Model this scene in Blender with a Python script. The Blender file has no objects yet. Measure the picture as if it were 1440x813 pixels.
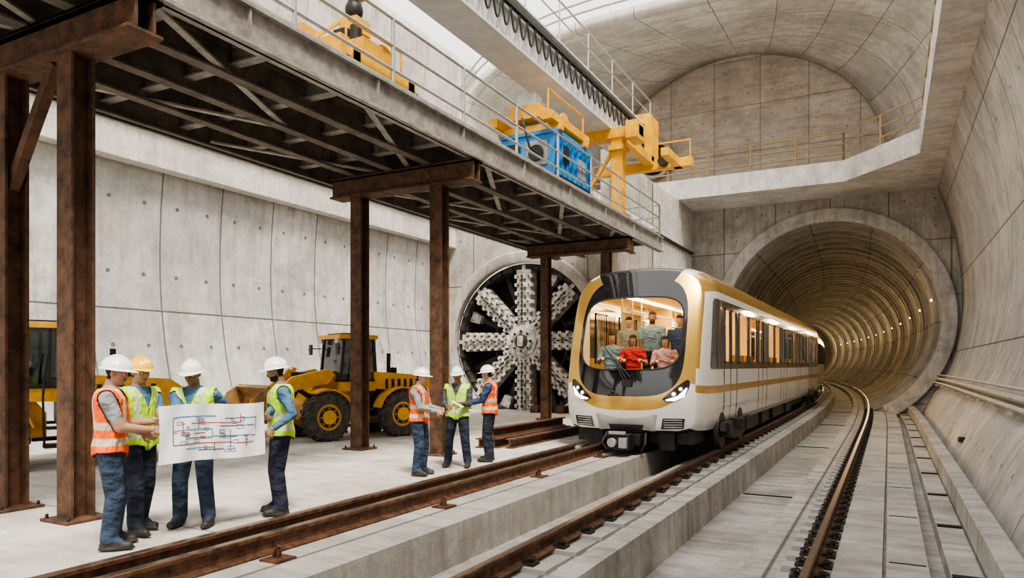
import bpy, math, random
import numpy as np
from mathutils import Vector as V, Matrix as M, Euler
random.seed(4)
sc=bpy.context.scene
# ------------------------------------------------------------------ materials
def _n(nt,t,**k):
    n=nt.nodes.new(t)
    for a,b in k.items(): setattr(n,a,b)
    return n
def _math(nt,op,a,b=None,c=None):
    n=_n(nt,'ShaderNodeMath',operation=op)
    for i,x in enumerate((a,b,c)):
        if x is None: continue
        if isinstance(x,(int,float)): n.inputs[i].default_value=x
        else: nt.links.new(x,n.inputs[i])
    return n.outputs[0]
def _mix(nt,f,a,b):
    n=_n(nt,'ShaderNodeMix',data_type='RGBA')
    for i,x in ((0,f),(6,a),(7,b)):
        if isinstance(x,(int,float)): n.inputs[i].default_value=x
        elif isinstance(x,tuple): n.inputs[i].default_value=(*x,1)
        else: nt.links.new(x,n.inputs[i])
    return n.outputs[2]
def _noise(nt,vec,scale,detail=4,rough=.6):
    n=_n(nt,'ShaderNodeTexNoise'); n.inputs['Scale'].default_value=scale
    n.inputs['Detail'].default_value=detail; n.inputs['Roughness'].default_value=rough
    if vec is not None: nt.links.new(vec,n.inputs['Vector'])
    return n.outputs[0]
def _rng(nt,x,a,b,c=0.,d=1.):
    n=_n(nt,'ShaderNodeMapRange'); nt.links.new(x,n.inputs[0])
    for i,y in enumerate((a,b,c,d)): n.inputs[i+1].default_value=y
    return n.outputs[0]
def _bump(nt,h,st,bs,dist=.02):
    b=_n(nt,'ShaderNodeBump'); b.inputs['Strength'].default_value=st; b.inputs['Distance'].default_value=dist
    nt.links.new(h,b.inputs['Height']); nt.links.new(b.outputs[0],bs.inputs['Normal'])
def base(name):
    m=bpy.data.materials.new(name); m.use_nodes=True
    nt=m.node_tree; return m,nt,nt.nodes['Principled BSDF']
def pbr(name,col,rough=.5,metal=0,var=.15,scale=6,bump=.0,emit=None,es=0,coat=0):
    m,nt,bs=base(name)
    tc=_n(nt,'ShaderNodeTexCoord').outputs['Object']
    n=_rng(nt,_noise(nt,tc,scale,5),.3,.7)
    c=_mix(nt,n,tuple(max(0,x*(1-var)) for x in col),tuple(min(1,x*(1+var*.6)) for x in col))
    nt.links.new(c,bs.inputs['Base Color'])
    bs.inputs['Roughness'].default_value=rough; bs.inputs['Metallic'].default_value=metal
    bs.inputs['Coat Weight'].default_value=coat
    if bump: _bump(nt,_noise(nt,tc,scale*4,4),bump,bs)
    if emit: bs.inputs['Emission Color'].default_value=(*emit,1); bs.inputs['Emission Strength'].default_value=es
    return m
def two(name,a,b,scale,rough=.7,metal=0,lo=.35,hi=.65,bump=.2,dist=.02):
    m,nt,bs=base(name); tc=_n(nt,'ShaderNodeTexCoord').outputs['Object']
    n=_noise(nt,tc,scale,8,.7)
    nt.links.new(_mix(nt,_rng(nt,n,lo,hi),a,b),bs.inputs['Base Color'])
    bs.inputs['Roughness'].default_value=rough; bs.inputs['Metallic'].default_value=metal
    _bump(nt,n,bump,bs,dist); return m
def cloth(name,col,dark=.7):
    m,nt,bs=base(name); tc=_n(nt,'ShaderNodeTexCoord').outputs['Object']
    mp=_n(nt,'ShaderNodeMapping'); mp.inputs['Scale'].default_value=(1,1,1.5); mp.inputs['Rotation'].default_value=(.5,.5,0); nt.links.new(tc,mp.inputs[0])
    w=_noise(nt,mp.outputs[0],7.0,2,.45); f=_noise(nt,tc,60,3)
    nt.links.new(_mix(nt,_rng(nt,w,.38,.62),tuple(q*dark for q in col),col),bs.inputs['Base Color'])
    bs.inputs['Roughness'].default_value=.9
    _bump(nt,_math(nt,'ADD',_rng(nt,w,.3,.7),_math(nt,'MULTIPLY',f,.05)),.8,bs,.035); return m
def concrete(name,dark,light,pu=0,pv=0,holes=True,rough=.85,jw=.018,streak=.5,offs=0.,tone=.45,hr=.045):
    """UV (metres) driven cast concrete with formwork joints and tie holes"""
    m,nt,bs=base(name); dark=tuple(x*.72 for x in dark)
    uv=_n(nt,'ShaderNodeTexCoord').outputs['UV']
    sp=_n(nt,'ShaderNodeSeparateXYZ'); nt.links.new(uv,sp.inputs[0]); u,v=sp.outputs[0],sp.outputs[1]
    big=_rng(nt,_noise(nt,uv,.55,7,.7),.40,.58)
    med=_rng(nt,_noise(nt,uv,2.6,9,.78),.36,.62)
    mp=_n(nt,'ShaderNodeMapping'); mp.inputs['Scale'].default_value=(.35,3.0,1); nt.links.new(uv,mp.inputs[0])
    st=_rng(nt,_noise(nt,mp.outputs[0],1.3,7,.72),.47,.66)
    f=_math(nt,'ADD',_math(nt,'MULTIPLY',big,.5),_math(nt,'MULTIPLY',med,.5))
    col=_mix(nt,f,dark,light)
    col=_mix(nt,_math(nt,'MULTIPLY',st,streak),col,tuple(x*y for x,y in zip(dark,(.80,.72,.61))))
    pit=_rng(nt,_noise(nt,uv,17,4,.7),.60,.70)
    col=_mix(nt,_math(nt,'MULTIPLY',pit,.4),col,tuple(x*.5 for x in dark))
    h=_math(nt,'SUBTRACT',_math(nt,'MULTIPLY',med,.4),_math(nt,'MULTIPLY',pit,.25))
    def joint(x,p):
        fr=_math(nt,'FRACT',_math(nt,'ADD',_math(nt,'DIVIDE',x,p),offs))
        a=_math(nt,'ABSOLUTE',_math(nt,'SUBTRACT',fr,.5))
        return _rng(nt,a,.5-jw*1.6/p,.5-jw*.6/p)
    if pu and pv:
        cu=_math(nt,'FLOOR',_math(nt,'ADD',_math(nt,'DIVIDE',u,pu),offs)); cv=_math(nt,'FLOOR',_math(nt,'ADD',_math(nt,'DIVIDE',v,pv),offs))
        cb=_n(nt,'ShaderNodeCombineXYZ'); nt.links.new(cu,cb.inputs[0]); nt.links.new(cv,cb.inputs[1])
        wn=_n(nt,'ShaderNodeTexWhiteNoise',noise_dimensions='2D'); nt.links.new(cb.outputs[0],wn.inputs['Vector'])
        col=_mix(nt,_math(nt,'MULTIPLY',wn.outputs['Value'],tone),col,tuple(x*.95 for x in dark))
        j=_math(nt,'MAXIMUM',joint(u,pu),joint(v,pv))
        if holes:
            def cell(x,p):
                return _math(nt,'MULTIPLY',_math(nt,'SUBTRACT',_math(nt,'FRACT',_math(nt,'DIVIDE',x,p)),.5),p)
            a=cell(u,pu/2.); b=cell(v,pv/2.)
            r=_math(nt,'SQRT',_math(nt,'ADD',_math(nt,'MULTIPLY',a,a),_math(nt,'MULTIPLY',b,b)))
            j=_math(nt,'MAXIMUM',j,_rng(nt,r,hr,hr*.7))
        col=_mix(nt,_math(nt,'MULTIPLY',j,.8),col,tuple(x*.26 for x in dark))
        h=_math(nt,'SUBTRACT',h,j)
    nt.links.new(col,bs.inputs['Base Color']); bs.inputs['Roughness'].default_value=rough
    _bump(nt,h,.7,bs,.025); return m
def glassmat(name,tint=(1,1,1),refl=.12,ior=1.45):
    m,nt,bs=base(name); nt.nodes.remove(bs); out=nt.nodes['Material Output']
    t=_n(nt,'ShaderNodeBsdfTransparent'); t.inputs[0].default_value=(*tint,1)
    g=_n(nt,'ShaderNodeBsdfGlossy'); g.inputs['Roughness'].default_value=.03
    lw=_n(nt,'ShaderNodeFresnel'); lw.inputs[0].default_value=ior
    mx=_n(nt,'ShaderNodeMixShader')
    nt.links.new(_math(nt,'MINIMUM',_math(nt,'ADD',lw.outputs[0],refl*.3),1.),mx.inputs[0]); nt.links.new(t.outputs[0],mx.inputs[1]); nt.links.new(g.outputs[0],mx.inputs[2])
    nt.links.new(mx.outputs[0],out.inputs[0]); return m
def vestmat(name,col,trim):
    m,nt,bs=base(name)
    sp=_n(nt,'ShaderNodeSeparateXYZ'); tc=_n(nt,'ShaderNodeTexCoord').outputs['Object']; nt.links.new(tc,sp.inputs[0])
    x=_math(nt,'ABSOLUTE',sp.outputs[0]); z=sp.outputs[2]
    def cmp(a,c,e): return _math(nt,'COMPARE',a,c,e)
    up=_math(nt,'GREATER_THAN',z,1.17)
    def bands(e):
        b=_math(nt,'MAXIMUM',cmp(z,1.0,e),cmp(z,1.145,e))
        return _math(nt,'MAXIMUM',b,_math(nt,'MULTIPLY',cmp(x,.115,e*.8),up))
    c=_mix(nt,bands(.034),col,trim); c=_mix(nt,bands(.024),c,(.55,.56,.55))
    zp=_math(nt,'MULTIPLY',_math(nt,'LESS_THAN',x,.006),_math(nt,'GREATER_THAN',sp.outputs[1],0.))
    c=_mix(nt,zp,c,tuple(k*.25 for k in col))
    mp=_n(nt,'ShaderNodeMapping'); mp.inputs['Scale'].default_value=(1.6,1.6,.8); nt.links.new(tc,mp.inputs[0])
    n=_noise(nt,mp.outputs[0],6,2)
    nt.links.new(_mix(nt,_rng(nt,n,.40,.62,.3,0.),c,tuple(k*.5 for k in col)),bs.inputs['Base Color'])
    bs.inputs['Roughness'].default_value=.6; _bump(nt,_rng(nt,n,.3,.7),.8,bs,.035); return m

C_wallL=concrete('concrete_lining_left',(.46,.455,.44),(.75,.745,.72),3.4,1.75,streak=.55,hr=.058)
C_wallR=concrete('concrete_lining_right',(.42,.40,.37),(.68,.65,.60),3.2,2.3,streak=.55,hr=.05)
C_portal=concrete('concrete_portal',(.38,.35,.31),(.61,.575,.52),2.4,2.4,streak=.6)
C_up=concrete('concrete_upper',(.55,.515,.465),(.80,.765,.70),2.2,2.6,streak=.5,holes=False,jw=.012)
C_back=concrete('concrete_gallery_back',(.50,.43,.355),(.74,.66,.565),2.3,2.4,streak=.55,jw=.011,hr=.035)
C_floor=concrete('concrete_floor',(.46,.435,.395),(.69,.66,.61),6.,5.,holes=False,streak=.4,jw=.01)
C_bed=concrete('concrete_trackbed',(.36,.34,.31),(.63,.605,.56),2.6,400.,holes=False,streak=.75,offs=.37)
C_plain=concrete('concrete_plain',(.58,.56,.53),(.79,.77,.73),streak=.4)
C_ring=concrete('concrete_ring',(.38,.355,.315),(.58,.55,.50),streak=.5)
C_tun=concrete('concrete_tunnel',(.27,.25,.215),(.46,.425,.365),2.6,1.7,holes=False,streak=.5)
RUST=two('rusty_steel',(.04,.023,.015),(.16,.08,.044),5,rough=.75,metal=.2)
RAILM=two('rail_steel_rusted',(.05,.026,.016),(.20,.10,.055),9,rough=.55,metal=.5)
RAILT=pbr('rail_running_surface',(.34,.27,.22),.28,.9,.25,12)
STEELG=two('grey_girder_steel',(.19,.175,.155),(.39,.365,.33),4,rough=.55,metal=.2)
STEELD=two('dark_deck_steel',(.075,.06,.048),(.185,.155,.125),3,rough=.7,metal=.1)
GALV=pbr('galvanised_rail',(.46,.46,.45),.4,.6,.15)
GIRD=two('crane_girder_paint',(.50,.50,.49),(.66,.66,.64),2,rough=.5,metal=.0,bump=.05)
BRONZE=pbr('bronze_rail_paint',(.38,.27,.14),.45,.3,.2)
YEL=two('yellow_machine_paint',(.62,.30,.012),(.90,.47,.015),3,rough=.42,bump=.05)
YEL2=two('yellow_loader_paint',(.56,.28,.03),(.82,.45,.04),4,rough=.45,bump=.05)
BLUE=two('blue_machine_paint',(.01,.13,.38),(.015,.27,.64),3,rough=.45,bump=.05)
BLACK=pbr('black_rubber',(.025,.025,.025),.8,0,.3,20,.4)
TYRE=two('tyre_dusty',(.03,.028,.026),(.11,.10,.085),7,rough=.9)
DARK=pbr('dark_metal',(.035,.035,.035),.5,.5,.3)
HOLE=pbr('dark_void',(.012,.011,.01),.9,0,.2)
TBMG=two('cutter_steel_dusty',(.24,.22,.195),(.70,.67,.62),4,rough=.8,metal=.0,bump=.5,lo=.38,hi=.6)
TBMD=two('cutter_dark',(.02,.019,.017),(.08,.07,.058),5,rough=.8,metal=.2)
WHITE=pbr('train_white',(.80,.78,.74),.22,.0,.04,2,coat=.6)
LGREY=pbr('train_grey',(.42,.415,.40),.35,.2,.06)
GOLD=pbr('train_gold',(.74,.46,.12),.24,.7,.07,2,coat=.5)
TBLK=pbr('train_black_gloss',(.012,.012,.014),.08,.0,.1,coat=1)
GLASS=glassmat('windshield_glass',(.92,.88,.78),.0,1.13)
GLASSW=glassmat('train_window_glass',(.88,.76,.52),.08,1.18)
GLASSC=glassmat('cab_glass',(.16,.19,.19),.3)
CREAM=pbr('train_interior',(.82,.64,.34),.5,0,.08)
SEAT=pbr('train_seat',(.55,.34,.12),.6)
LAMPW=pbr('warm_lamp',(1,.8,.5),emit=(1,.72,.36),es=9)
LAMPT=pbr('tunnel_lamp',(1,.8,.5),emit=(1,.68,.33),es=8)
HEADL=pbr('headlight',(1,.95,.85),emit=(1,.86,.62),es=7)
CHROME=pbr('headlight_reflector',(.5,.48,.45),.2,.9,.1)
WHEEL=pbr('wheel_steel',(.08,.075,.07),.5,.6,.2)
PIPE=two('service_pipe',(.36,.34,.31),(.56,.53,.49),4,rough=.5,metal=.2,bump=.05)
PAPER=pbr('plan_paper',(.84,.86,.88),.8,0,.02)
INK=[pbr('ink_'+n,c,.7) for n,c in (('grey',(.10,.11,.14)),('red',(.5,.05,.03)),('blue',(.03,.14,.45)),('teal',(.02,.32,.36)))]
# ------------------------------------------------------------------ geometry helpers
def link(o,parent=None):
    sc.collection.objects.link(o)
    if parent: o.parent=parent
    return o
def empty(name,loc=(0,0,0),rz=0,s=1,parent=None):
    o=bpy.data.objects.new(name,None); o.location=loc; o.rotation_euler=(0,0,rz); o.scale=(s,s,s); o.empty_display_size=.2
    return link(o,parent)
class B:
    def __init__(s,mat=None): s.v=[];s.f=[];s.m=[];s.mats=[];s.X=mat or M()
    def mi(s,mat):
        if mat not in s.mats: s.mats.append(mat)
        return s.mats.index(mat)
    def add(s,vs,fs,mat):
        o=len(s.v); s.v+= [tuple(s.X@V(p)) for p in vs]; k=s.mi(mat)
        for f in fs: s.f.append([o+i for i in f]); s.m.append(k)
    def box(s,x0,x1,y0,y1,z0,z1,mat):
        s.add([(x,y,z) for x in (x0,x1) for y in (y0,y1) for z in (z0,z1)],[(0,1,3,2),(4,6,7,5),(0,4,5,1),(2,3,7,6),(0,2,6,4),(1,5,7,3)],mat)
    def beam(s,p0,p1,w,h,mat,up=(0,0,1),oz=0,ox=0):
        p0,p1=V(p0),V(p1); d=(p1-p0).normalized(); u=V(up)
        if abs(d.dot(u))>.98: u=V((0,1,0))
        r=d.cross(u).normalized(); u=r.cross(d); vs=[]
        for p in (p0,p1):
            for a in (-1,1):
                for b in (-1,1): vs.append(p+r*(a*w/2+ox)+u*(b*h/2+oz))
        s.add(vs,[(0,1,3,2),(4,6,7,5),(0,4,5,1),(2,3,7,6),(0,2,6,4),(1,5,7,3)],mat)
    def ibeam(s,p0,p1,w,h,t,mat,up=(0,0,1)):
        s.beam(p0,p1,w,t,mat,up,oz=h/2-t/2); s.beam(p0,p1,w,t,mat,up,oz=-h/2+t/2); s.beam(p0,p1,t*.8,h-2*t,mat,up)
    def cyl(s,p0,p1,r0,r1=None,mat=None,n=16):
        p0,p1=V(p0),V(p1); r1=r0 if r1 is None else r1; d=(p1-p0).normalized(); u=V((0,0,1))
        if abs(d.dot(u))>.95: u=V((1,0,0))
        a=d.cross(u).normalized(); b=d.cross(a); vs=[]
        for p,r in ((p0,r0),(p1,r1)):
            for i in range(n):
                t=2*math.pi*i/n; vs.append(p+a*math.cos(t)*r+b*math.sin(t)*r)
        s.add(vs,[(i,(i+1)%n,n+(i+1)%n,n+i) for i in range(n)]+[tuple(range(n-1,-1,-1)),tuple(range(n,2*n))],mat)
    def tube(s,pts,r,mat,n=8,closed=False):
        pts=[V(p) for p in pts]; N=len(pts); vs=[];fs=[]; pa=None
        for i,p in enumerate(pts):
            if closed: d=pts[(i+1)%N]-pts[i-1]
            else: d=pts[min(i+1,N-1)]-pts[max(i-1,0)]
            d.normalize()
            if pa is None:
                u=V((0,0,1)) if abs(d.z)<.9 else V((1,0,0)); a=d.cross(u).normalized()
            else: a=(pa-d*pa.dot(d)).normalized()
            pa=a; b=d.cross(a)
            for k in range(n):
                t=2*math.pi*k/n; vs.append(p+a*math.cos(t)*r+b*math.sin(t)*r)
        for i in range(N if closed else N-1):
            j=(i+1)%N
            for k in range(n): fs.append((i*n+k,i*n+(k+1)%n,j*n+(k+1)%n,j*n+k))
        if not closed: fs+= [tuple(range(n-1,-1,-1)),tuple(range((N-1)*n,N*n))]
        s.add(vs,fs,mat)
    def ell(s,c,r,mat=None,nu=16,nv=10,R=None,zmin=-1):
        c=V(c); vs=[];fs=[]; p0=math.asin(max(-1,zmin))
        for j in range(nv+1):
            p=p0+(math.pi/2-p0)*j/nv
            for i in range(nu):
                t=2*math.pi*i/nu; q=V((r[0]*math.cos(p)*math.cos(t),r[1]*math.cos(p)*math.sin(t),r[2]*math.sin(p)))
                if R is not None: q=R@q
                vs.append(c+q)
        for j in range(nv):
            for i in range(nu): fs.append((j*nu+i,j*nu+(i+1)%nu,(j+1)*nu+(i+1)%nu,(j+1)*nu+i))
        fs.append(tuple(range(nu-1,-1,-1)))
        s.add(vs,fs,mat)
    def prism(s,poly,y0,y1,mat,axis='y'):
        n=len(poly); f={'y':lambda a,b,c:(a,c,b),'z':lambda a,b,c:(a,b,c),'x':lambda a,b,c:(c,a,b)}[axis]
        vs=[f(a,b,y0) for a,b in poly]+[f(a,b,y1) for a,b in poly]
        s.add(vs,[(i,(i+1)%n,n+(i+1)%n,n+i) for i in range(n)]+[tuple(range(n-1,-1,-1)),tuple(range(n,2*n))],mat)
    def loft(s,rings,mat,closed=True,caps=True):
        n=len(rings[0]); vs=[p for r in rings for p in r]; fs=[]
        for j in range(len(rings)-1):
            for i in range(n if closed else n-1):
                k=(i+1)%n; fs.append((j*n+i,j*n+k,(j+1)*n+k,(j+1)*n+i))
        if caps: fs+= [tuple(range(n-1,-1,-1)),tuple(range((len(rings)-1)*n,len(rings)*n))]
        s.add(vs,fs,mat)
    def finish(s,name,parent=None,bevel=0,smooth=True,uv=False,ang=35,fixn=True):
        me=bpy.data.meshes.new(name); me.from_pydata(s.v,[],s.f); me.update()
        for m in s.mats: me.materials.append(m)
        me.polygons.foreach_set('material_index',s.m)
        if fixn:
            import bmesh
            bm=bmesh.new(); bm.from_mesh(me); bmesh.ops.recalc_face_normals(bm,faces=bm.faces); bm.to_mesh(me); bm.free()
        if smooth:
            me.polygons.foreach_set('use_smooth',[True]*len(me.polygons)); me.set_sharp_from_angle(angle=math.radians(ang))
        if uv:
            ul=me.uv_layers.new(name='UVMap')
            for p in me.polygons:
                nx,ny,nz=map(abs,p.normal)
                for li in p.loop_indices:
                    c=me.vertices[me.loops[li].vertex_index].co
                    ul.data[li].uv=(c.x,c.y) if nz>=max(nx,ny) else ((c.z,c.y) if nx>=ny else (c.z,c.x))
        o=link(bpy.data.objects.new(name,me),parent)
        if bevel:
            b=o.modifiers.new('bevel','BEVEL'); b.width=bevel; b.segments=2; b.limit_method='ANGLE'; b.angle_limit=math.radians(40)
        return o
def sheet(name,rows,mat,parent=None,smooth=True,thick=0,flip=False):
    """surface through rows of points; UV in metres (u across the row, v along rows)"""
    n=len(rows[0]); vs=[V(p) for r in rows for p in r]; fs=[]
    for j in range(len(rows)-1):
        for i in range(n-1):
            f=[j*n+i,j*n+i+1,(j+1)*n+i+1,(j+1)*n+i]
            fs.append(f[::-1] if flip else f)
    me=bpy.data.meshes.new(name); me.from_pydata(vs,[],fs); me.update(); me.materials.append(mat)
    U=[];mid=rows[len(rows)//2]; a=0; U=[0]
    for i in range(1,n): a+=(V(mid[i])-V(mid[i-1])).length; U.append(a)
    Vv=[0];a=0
    for j in range(1,len(rows)): a+=(V(rows[j][n//2])-V(rows[j-1][n//2])).length; Vv.append(a)
    ul=me.uv_layers.new(name='UVMap')
    for l in me.loops: ul.data[l.index].uv=(U[l.vertex_index%n],Vv[l.vertex_index//n])
    if smooth:
        me.polygons.foreach_set('use_smooth',[True]*len(me.polygons)); me.set_sharp_from_angle(angle=math.radians(30))
    o=link(bpy.data.objects.new(name,me),parent)
    if thick:
        s=o.modifiers.new('t','SOLIDIFY'); s.thickness=thick; s.offset=-1
    return o
def off(y): return -(max(0,y-25.))**2/960.
def smoothpts(pts,k=6):
    out=[];n=len(pts)
    for i in range(n-1):
        p0,p1,p2,p3=pts[max(i-1,0)],pts[i],pts[i+1],pts[min(i+2,n-1)]
        for j in range(k):
            t=j/k; out.append(tuple(.5*((2*b)+(-a+c)*t+(2*a-5*b+4*c-d)*t*t+(-a+3*b-3*c+d)*t**3) for a,b,c,d in zip(p0,p1,p2,p3)))
    out.append(pts[-1]); return out
def frange(a,b,s):
    n=max(1,int(round((b-a)/s))); return [a+(b-a)*i/n for i in range(n+1)]
# ------------------------------------------------------------------ SHELL
YP=36.; TC=(-2.4,3.8); TR=4.55
b=B(); b.box(-17,-5.75,-8,24.3,-.8,0,C_floor); b.finish('floor',uv=True)
prof=[(-5.75,-.8),(-5.75,-.08),(-4.32,-.08),(-4.30,-.55),(-3.78,-.55),(-3.76,-.30),(-2.72,-.30),(-2.70,-.19),(-2.45,-.19),(-2.43,-.70),(-1.42,-.70),(-1.38,-.44),
 (-.52,-.44),(-.50,-.35),(-.06,-.35),(-.055,-.43),(-.03,-.43),(-.025,-.37),(.36,-.37),(.37,-.62),(.55,-.62),(.56,-.45),(.86,-.45),(.87,-.10),(.89,-.08),(1.09,-.08),(1.11,-.10),(1.12,-.5),(1.3,-.5),(1.3,-.9)]
rows=[[(x+off(y),y,z) for x,z in prof] for y in frange(-8,130,2)]
sheet('floor_trackbed',rows,C_bed)
WT=6.35
pl=smoothpts([(-14.75,-.3),(-14.95,.4),(-15.35,1.8),(-15.6,3.5),(-15.6,5.2),(-15.5,WT)])
sheet('wall_left',[[(x,y,z) for x,z in pl] for y in frange(-8,24.1,2)],C_wallL,thick=.4,flip=True)
b=B(); b.box(-21,-15.2,-8,24,WT,7.55,C_plain); b.box(-21,-15.05,-8,24,7.3,7.55,C_plain); b.box(-21,-8.7,24,33.2,6.9,7.55,C_plain); b.finish('trim_left_ledge',uv=True,bevel=.03)
sheet('wall_upper_left',[[(x,y,z) for x,z in smoothpts([(-19.3,7.5),(-19.9,10),(-20.1,13),(-19.6,17.6)])] for y in frange(-8,33,2)],C_up,thick=.4,flip=True)
def holed(name,x0,x1,z0,z1,cx,cz,r,y,mat,n=96):
    angs=sorted(set([2*math.pi*i/n for i in range(n)]+[math.atan2(zz-cz,xx-cx)%(2*math.pi) for xx in (x0,x1) for zz in (z0,z1)]))
    rows=[]
    for k in range(2):
        row=[]
        for a in angs+[angs[0]]:
            c,s=math.cos(a),math.sin(a)
            if k==0: row.append((cx+r*c,y,cz+r*s))
            else:
                t=min([q for q in ((x1-cx)/c if c>1e-6 else 9e9,(x0-cx)/c if c<-1e-6 else 9e9,(z1-cz)/s if s>1e-6 else 9e9,(z0-cz)/s if s<-1e-6 else 9e9)])
                row.append((cx+t*c,y,cz+t*s))
        rows.append(row)
    o=sheet(name,rows,mat,smooth=False)
    for l in o.data.loops:
        c=o.data.vertices[l.vertex_index].co; o.data.uv_layers[0].data[l.index].uv=(c.z,c.x)
    s=o.modifiers.new('t','SOLIDIFY'); s.thickness=.3; s.offset=0
    return o
TB=(-12.25,2.62)
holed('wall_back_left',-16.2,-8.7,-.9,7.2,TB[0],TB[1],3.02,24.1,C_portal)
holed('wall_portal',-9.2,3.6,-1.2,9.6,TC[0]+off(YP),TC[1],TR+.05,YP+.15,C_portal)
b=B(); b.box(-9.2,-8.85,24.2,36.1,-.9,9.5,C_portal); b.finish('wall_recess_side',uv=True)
b=B()
for i in range(16):
    y=29.4+i*.4; b.cyl((-8.75,y,.0),(-8.75,y,9.4),.09,mat=PIPE,n=10)
for z in (2,4.5,7.2): b.box(-8.72,-8.6,29.2,35.6,z,z+.12,DARK)
b.finish('riser_pipes')
def ringobj(name,cx,cz,r0,r1,y0,y1,mat,a0=-60,a1=240,n=90):
    b=B(); rr=[]
    for i in range(n+1):
        a=math.radians(a0+(a1-a0)*i/n); c,s=math.cos(a),math.sin(a)
        rr.append([(cx+r*c,y,cz+r*s) for r,y in ((r0,y1),(r0,y0+.04),(r0+.05,y0),(r1-.05,y0),(r1,y0+.05),(r1,y1))])
    b.loft(rr,mat,closed=True); return b.finish(name,uv=True,ang=40)
ringobj('tunnel_portal_ring',TC[0]+off(YP),TC[1],TR,TR+.62,YP-.22,YP+.1,C_ring)
ringobj('shaft_portal_ring',TB[0],TB[1],2.98,3.40,23.8,24.05,C_ring)
rows=[];y=YP-.1
while y<126:
    for dy,dr in ((0,0),(1.2,0),(1.24,-.16),(1.62,-.16),(1.66,0)):
        yy=y+dy; cx=TC[0]+off(yy); R=TR+dr
        rows.append([(cx+R*math.cos(math.radians(a)),yy,TC[1]+R*math.sin(math.radians(a))) for a in range(-70,251,5)])
    y+=1.7
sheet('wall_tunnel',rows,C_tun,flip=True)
b=B(); b.cyl((TC[0]+off(126),126,TC[1]),(TC[0]+off(126),126.4,TC[1]),TR+.3,mat=C_tun,n=64); b.finish('added_tunnel_cap',uv=True)  # cap added to shut sky light out at the tunnel's far end
b=B()
for i in range(12):
    y=38.2+i*6.8
    for aa in (12,167):
        a=math.radians(aa); cx=TC[0]+off(y); R=TR-.12
        p=V((cx+R*math.cos(a),y,TC[1]+R*math.sin(a))); b.beam(p-V((0,.16,0)),p+V((0,.16,0)),.10,.08,LAMPT)
b.finish('tunnel_lamps')
for i in range(12):
    y=38.4+i*7.2; l=bpy.data.lights.new('tunnel_light','POINT'); l.energy=100+14*i; l.color=(1,.74,.42); l.shadow_soft_size=.25
    o=link(bpy.data.objects.new('tunnel_light',l)); o.location=(TC[0]+off(y)+2.6,y,TC[1]+.8)
pr=smoothpts([(1.22,-.6),(1.42,-.1),(1.72,.5),(2.05,1.0),(2.5,2.2),(2.75,3.8),(2.74,5.4),(2.52,7.2),(2.15,8.6),(1.85,9.5)])
sheet('wall_right',[[(x,y,z) for x,z in pr] for y in frange(-8,36.2,2)],C_wallR,thick=.4)
b=B()
for dx,z,r in ((0,1.12,.075),(-.14,.98,.05),(-.02,1.30,.035)):
    b.tube([(1.98+dx+off(y)*1.0,y,z) for y in frange(-6,95,1.5)],r,PIPE,10)
for y in frange(0,60,2.4): b.box(1.74+off(y),2.2+off(y),y-.03,y+.03,.87,.93,PIPE)
b.finish('service_pipes')
b=B(); b.box(1.38,1.52,18.7,18.95,-.02,.09,DARK); b.box(1.36,1.39,18.74,18.91,.0,.07,CHROME); b.finish('wall_marker_lamp')
poly=[(-20.5,33),(-1.65,33),(1.0,29.9),(1.0,-8),(3.6,-8),(3.6,38.6),(-20.5,38.6)]
b=B(); b.prism(poly,9.45,10.35,C_plain,'z'); b.finish('ceiling_gallery_slab',uv=True,smooth=False)
b=B(); b.box(3.4,3.7,-8,30,10.35,17.6,C_up); b.finish('wall_upper_right',uv=True)
N=48; AC=(-7.1,11.0); AR=7.5
def arch(t): return V((AC[0]-AR*math.cos(t),38.,AC[1]+7.2*math.sin(t)))
def front(t):
    c,s=math.cos(t),math.sin(t); e=2/3.2
    return V((-8.1-11.3*math.copysign(abs(c)**e,c),30.,AC[1]+6.45*abs(s)**e))
rows=[]
for k in range(9):
    w=k/8; ww=w**.75; row=[]
    for i in range(N+1):
        t=math.pi*i/N; p=arch(t).lerp(front(t),ww); p.y=38-8*w; row.append(p)
    row=[V((row[0].x,row[0].y,10.3))]+row+[V((row[-1].x,row[-1].y,10.3))]
    rows.append(row)
sheet('ceiling_vault',rows,C_up,thick=.5,flip=True)
sheet('wall_gallery_back',[[(-15+16*i/20,38.02,10.3+8.2*j/8.) for i in range(21)] for j in range(9)],C_back)
b=B(); b.tube([tuple(arch(math.pi*i/N)-V((0,.04,0))) for i in range(N+1)],.10,C_ring,6); b.finish('trim_arch',uv=True)
b=B(); b.cyl((-11.3,37.8,12.9),(-11.3,38.01,12.9),.95,mat=HOLE,n=40)
b.tube([(-11.3+.98*math.cos(2*math.pi*i/40),37.78,12.9+.98*math.sin(2*math.pi*i/40)) for i in range(40)],.12,C_ring,8,closed=True); b.finish('ventilation_opening',uv=True)
b=B(); b.tube([tuple(front(math.pi*i/N)+V((0,0,.35))) for i in range(6,N-5)],.05,GALV); b.tube([tuple(front(math.pi*i/N)+V((0,0,.8))) for i in range(6,N-5)],.05,GALV)
b.finish('shaft_rim_railing')
def railing(name,pts,z,h,mat,step=1.8,r=.028,rails=(1,.62,.28)):
    b=B()
    for i in range(len(pts)-1):
        a,c=V((*pts[i],z)),V((*pts[i+1],z)); L=(c-a).length; n=max(1,int(L/step))
        for k in range(n+1):
            p=a.lerp(c,k/n); b.cyl(p-V((0,0,.05)),p+V((0,0,h)),r*1.2,mat=mat,n=8)
    for q in rails: b.tube([(*p,z+h*q) for p in pts],r,mat)
    return b.finish(name)
railing('gallery_railing',[(-13,33.15),(-1.7,33.15),(1.12,29.95),(1.12,2)],10.35,1.2,BRONZE,r=.038)
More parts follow.
